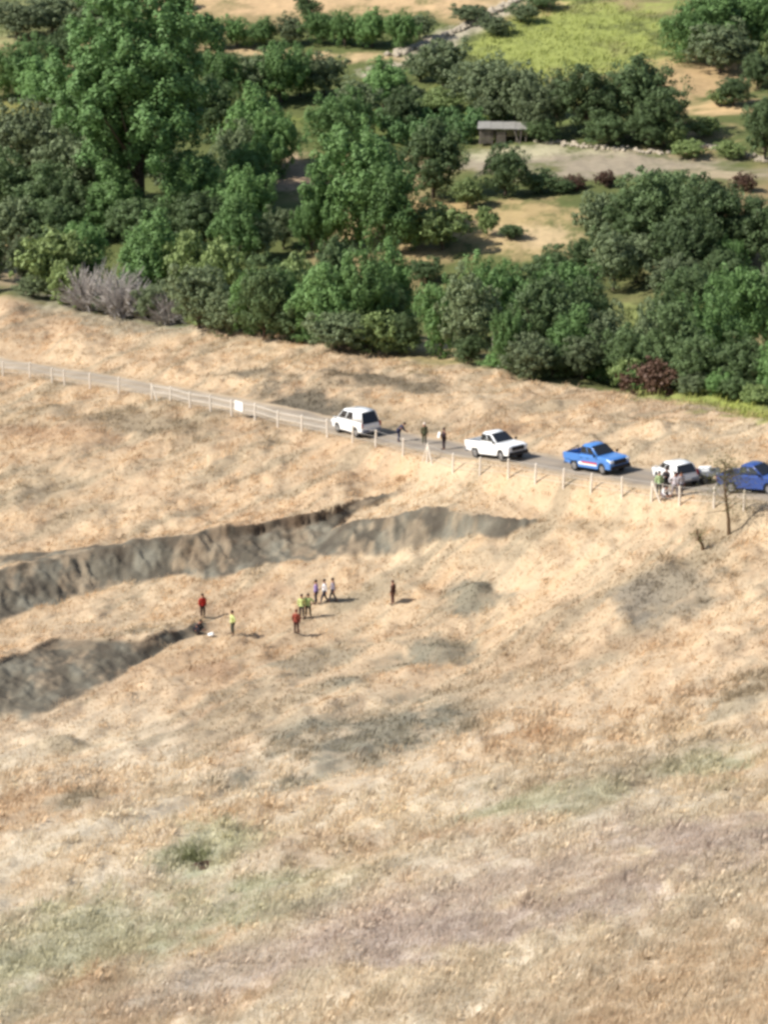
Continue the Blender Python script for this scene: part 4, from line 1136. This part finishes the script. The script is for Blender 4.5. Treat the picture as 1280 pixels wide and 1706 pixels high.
def pose(kind):
    """joints in metres, facing +x, left is +y"""
    V = Vector
    J = dict(pel=V((0,0,.95)), wst=V((0,0,1.10)), cst=V((.01,0,1.34)), nck=V((.0,0,1.49)), hd0=V((.02,0,1.57)), hd1=V((.03,0,1.66)), hd2=V((.02,0,1.74)))
    for s, n in ((1, 'l'), (-1, 'r')):
        J['sh'+n] = V((0, s*.19, 1.42)); J['el'+n] = V((-.03, s*.25, 1.14)); J['wr'+n] = V((.05, s*.25, .90)); J['ha'+n] = V((.08, s*.25, .82))
        J['hp'+n] = V((0, s*.10, .90)); J['kn'+n] = V((.03, s*.11, .50)); J['an'+n] = V((0, s*.12, .09)); J['to'+n] = V((.17, s*.14, .04))
    if kind == 'walk':
        J['knl'] = V((.16,.11,.52)); J['anl'] = V((.27,.11,.10)); J['tol'] = V((.44,.12,.06)); J['knr'] = V((-.03,-.11,.50)); J['anr'] = V((-.27,-.11,.14)); J['tor'] = V((-.13,-.12,.04))
        J['ell'] = V((-.15,.25,1.16)); J['wrl'] = V((-.14,.25,.93)); J['hal'] = V((-.12,.25,.85)); J['elr'] = V((.08,-.25,1.16)); J['wrr'] = V((.25,-.23,1.0)); J['har'] = V((.31,-.22,.95))
    if kind in ('hold', 'phone'):
        for s, n in ((1, 'l'), (-1, 'r')):
            J['el'+n] = V((.06, s*.24, 1.15)); J['wr'+n] = V((.28, s*.12, 1.20)); J['ha'+n] = V((.35, s*.09, 1.23))
    if kind == 'hips':
        for s, n in ((1, 'l'), (-1, 'r')):
            J['el'+n] = V((-.06, s*.40, 1.18)); J['wr'+n] = V((.04, s*.22, 1.02)); J['ha'+n] = V((.09, s*.16, 1.0))
            J['kn'+n] = V((.03, s*.14, .50)); J['an'+n] = V((0, s*.19, .09)); J['to'+n] = V((.16, s*.23, .04))
    if kind == 'lean':
        for k, d in (('wst', (.08,-.02)), ('cst', (.25,-.09)), ('nck', (.36,-.14)), ('hd0', (.42,-.16)), ('hd1', (.48,-.18)), ('hd2', (.52,-.2))):
            J[k] = J[k] + V((d[0], 0, d[1]))
        for s, n in ((1, 'l'), (-1, 'r')):
            J['sh'+n] = V((.30, s*.19, 1.30)); J['el'+n] = V((.40, s*.22, 1.03)); J['wr'+n] = V((.58, s*.16, .90)); J['ha'+n] = V((.65, s*.14, .87))
            J['kn'+n] = V((.06, s*.12, .50)); J['an'+n] = V((-.02, s*.14, .09)); J['to'+n] = V((.15, s*.16, .04))
    if kind == 'crouch':
        up = V((-.12, 0, -.60))
        for k in ('pel', 'hpl', 'hpr'): J[k] = J[k] + up
        for k, d in (('wst', (-.05,-.6)), ('cst', (.08,-.63)), ('nck', (.16,-.66)), ('hd0', (.21,-.67)), ('hd1', (.26,-.68)), ('hd2', (.28,-.69))):
            J[k] = J[k] + V((d[0], 0, d[1]))
        for s, n in ((1, 'l'), (-1, 'r')):
            J['hp'+n].z = .34
            J['sh'+n] = V((.12, s*.19, .77)); J['el'+n] = V((.25, s*.24, .53)); J['wr'+n] = V((.44, s*.14, .42)); J['ha'+n] = V((.51, s*.12, .38))
            J['kn'+n] = V((.30, s*.17, .48)); J['an'+n] = V((.02, s*.15, .09)); J['to'+n] = V((.20, s*.18, .04))
    return J

def person(px, py, label, kind='stand', yaw=0.0, shirt=(60,60,70), trousers=(50,48,52), hair='hair', sleeves=True, scale=1.0, vest=None, cat='person', hat=None, pos=None):
    p = at(px, py) if pos is None else pos
    root = empty('person', p, yaw); root.scale = (scale,) * 3
    tag(root, label, cat)
    J = pose(kind)
    names = []; verts = []; rads = []; edges = []
    def add(k, r_, link=None, v=None):
        names.append(k); verts.append(J[k] if v is None else v); rads.append(r_)
        if link is not None: edges.append((names.index(link), len(names) - 1))
    add('pel', (.13, .16)); add('wst', (.12, .14), 'pel'); add('cst', (.13, .17), 'wst'); add('nck', .062, 'cst'); add('hd0', (.07, .078), 'nck'); add('hd1', (.095, .088), 'hd0'); add('hd2', (.075, .07), 'hd1')
    fwd = Vector((1, 0, -.05))
    add('nose', (.016, .016), 'hd1', J['hd1'] + fwd * .115 + Vector((0, 0, -.02)))
    for n, s in (('l', 1), ('r', -1)):
        add('sh'+n, .062, 'cst'); add('el'+n, .043, 'sh'+n); add('wr'+n, .029, 'el'+n); add('ha'+n, (.036, .022), 'wr'+n)
        hv = (J['ha'+n] - J['wr'+n]).normalized(); sd = Vector((hv.z, 0, -hv.x)).normalized() if abs(hv.y) < .9 else Vector((1, 0, 0)); 
        for k, (o_, L_) in enumerate(((-.030, .058), (-.010, .070), (.010, .066), (.030, .050))):
            b0 = J['ha'+n] + hv * .045 + sd * o_
            e0 = b0 + hv * L_ * .5 + Vector((0, -s * .006, 0)); e1 = e0 + hv * L_ * .4 + Vector((0, -s * .02, 0))
            add('fa%s%d' % (n, k), .010, 'ha'+n, b0); add('fb%s%d' % (n, k), .009, 'fa%s%d' % (n, k), e0); add('fc%s%d' % (n, k), .007, 'fb%s%d' % (n, k), e1)
        t0 = J['ha'+n] - hv * .01 + sd * .042; add('ta'+n, .011, 'ha'+n, t0); add('tb'+n, .009, 'ta'+n, t0 + hv * .04 + sd * .015)
        add('hp'+n, .092, 'pel'); add('kn'+n, .058, 'hp'+n); add('an'+n, .040, 'kn'+n); add('to'+n, .030, 'an'+n)
    b = skin_mesh('body', verts, edges, rads, M_skin, root, 0, 1)
    def part(nm, ks, links, rr, material):
        vv = [J[k] if isinstance(k, str) else k for k in ks]
        return skin_mesh(nm, vv, links, rr, material, root, 0, 1)
    sm_ = cl(shirt)
    ks = ['wst', 'cst', 'pel', 'shl', 'shr']; lk = [(0, 1), (0, 2), (1, 3), (1, 4)]; rr = [(.155, .175), (.165, .20), (.155, .185), .088, .088]
    nk = J['cst'].lerp(J['nck'], .75); ks.append(nk); lk.append((1, 5)); rr.append(.082)
    ks += ['ell', 'elr']; lk += [(3, 6), (4, 7)]; rr += [.068, .068]
    if sleeves:
        ks += [J['ell'].lerp(J['wrl'], .92), J['elr'].lerp(J['wrr'], .92)]; lk += [(6, 8), (7, 9)]; rr += [.046, .046]
    part('jacket' if sleeves else 'shirt', ks, lk, rr, sm_)
    J['cul'] = J['knl'].lerp(J['anl'], .93); J['cur'] = J['knr'].lerp(J['anr'], .93)
    part('trousers', ['pel', 'hpl', 'hpr', 'knl', 'knr', 'cul', 'cur'], [(0, 1), (0, 2), (1, 3), (2, 4), (3, 5), (4, 6)], [(.135, .155), .108, .108, .080, .080, .062, .062], cl(trousers))
    for n in 'lr':
        a, t = J['an'+n], J['to'+n]
        skin_mesh('shoe', [a + Vector((-.04, 0, -.03)), a.lerp(t, .5) + Vector((0, 0, -.01)), t + Vector((.06, 0, .01))], [(0, 1), (1, 2)], [(.055, .05), (.052, .05), (.04, .035)], M_shoe, root)
    h = J['hd1']
    mb = MB(); mb.ball(h + Vector((-.022, 0, .035)), .118, (.98, .86, .92), 14)
    mb.build('cap' if hat else 'hair', cl(hat) if hat else M_hairm, root, sm=True)
    for s in (-1, 1):
        mb = MB(); mb.ball(h + Vector((.098, s * .034, .0)), .012, (1, 1, .8), 6); mb.build('eye', M_eye, root)
        mb = MB(); mb.ball(h + Vector((0, s * .098, -.01)), .03, (.6, .35, 1), 8); mb.build('ear', M_skin, root)
    mb = MB(); mb.ball(h + Vector((.10, 0, -.065)), .022, (.4, 1, .3), 8); mb.build('mouth', cl((140,80,74)), root)
    return root
R_ = math.radians
HV = (192,202,132); HV2 = (164,186,122)
person(338, 1029, 'person in a red jacket standing at the left end of the field group', 'stand', R_(-60), (170,44,36), (60,46,44))
person(329, 1056, 'person in dark clothes crouching at the edge of the lower bank', 'crouch', R_(-20), (46,42,50), (44,42,50))
person(388, 1058, 'lone person in a yellow safety jacket beside the white bag', 'hips', R_(200), HV, (70,72,62))
person(503, 1030, 'person in a yellow safety jacket behind the one in maroon', 'stand', R_(-100), HV, (60,56,58))
person(494, 1056, 'person in maroon standing nearest the camera in the middle group', 'stand', R_(70), (132,62,48), (70,36,34), hat=(110,58,48))
person(514, 1029, 'person in a yellow green safety vest right of the maroon one', 'hips', R_(-110), HV2, (66,62,50), sleeves=False)
person(527, 1006, 'person in a lavender shirt leading the row of three', 'stand', R_(170), (142,124,172), (52,50,64))
person(541, 1005, 'person in a white shirt in the middle of the row of three', 'walk', R_(180), (226,224,224), (52,54,70))
person(555, 1003, 'person in a grey shirt at the right end of the row of three', 'walk', R_(170), (140,136,150), (60,60,72))
person(655, 1007, 'person in dark brown standing alone right of the field group', 'stand', R_(150), (84,58,50), (110,84,76), hat=(80,56,48))
person(664, 737, 'person in navy leaning over behind the white estate car', 'lean', R_(10), (44,50,72), (46,50,76))
person(707, 741, 'person in olive clothes with a pale cap standing on the road', 'stand', R_(-70), (96,98,72), (92,94,70), hat=(226,212,196))
p3 = person(740, 750, 'person in dark clothes holding a white folder on the road', 'hold', R_(200), (58,46,52), (60,48,52), hat=(50,42,44))
fl = empty('folder', p3.location, R_(200)); tag(fl, 'white folder held by the person in dark clothes on the road', 'folder')
mb = MB(); mb.box((.42, 0, 1.27), (.03, .34, .44), Matrix.Rotation(R_(-15), 3, 'Y')); mb.build('folder', M_white, fl, bevel=.004)
person(1098, 826, 'person in a pale green vest standing before the white car', 'stand', R_(-80), (168,190,140), (84,88,84))
person(1110, 820, 'person in black beside the white car near the pale green vest', 'hold', R_(-120), (44,42,46), (50,50,54))
person(1107, 832, 'person in white crouching beside the fence before the white car', 'crouch', R_(-60), (228,226,224), (120,112,116))
person(1124, 828, 'person in light grey standing second from the right before the white car', 'hips', R_(-90), (196,190,194), (150,142,146))
person(1134, 827, 'person in grey trousers at the right of the roadside group', 'stand', R_(-60), (170,166,170), (104,98,104))

# white bag on the grass
bp = at(352, 1060)
mb = MB(); mb.ball((0, 0, .12), .2, (1.2, .9, .62), 14); mb.ball((.10, .02, .24), .06, (1, 1, .7), 8)
for v in mb.bm.verts: v.co += Vector((random.gauss(0, .012), random.gauss(0, .012), random.gauss(0, .012)))
o = mb.build('bag', M_white, sm=True); o.location = bp; tag(o, 'white bag lying on the grass by the crouching person', 'bag')
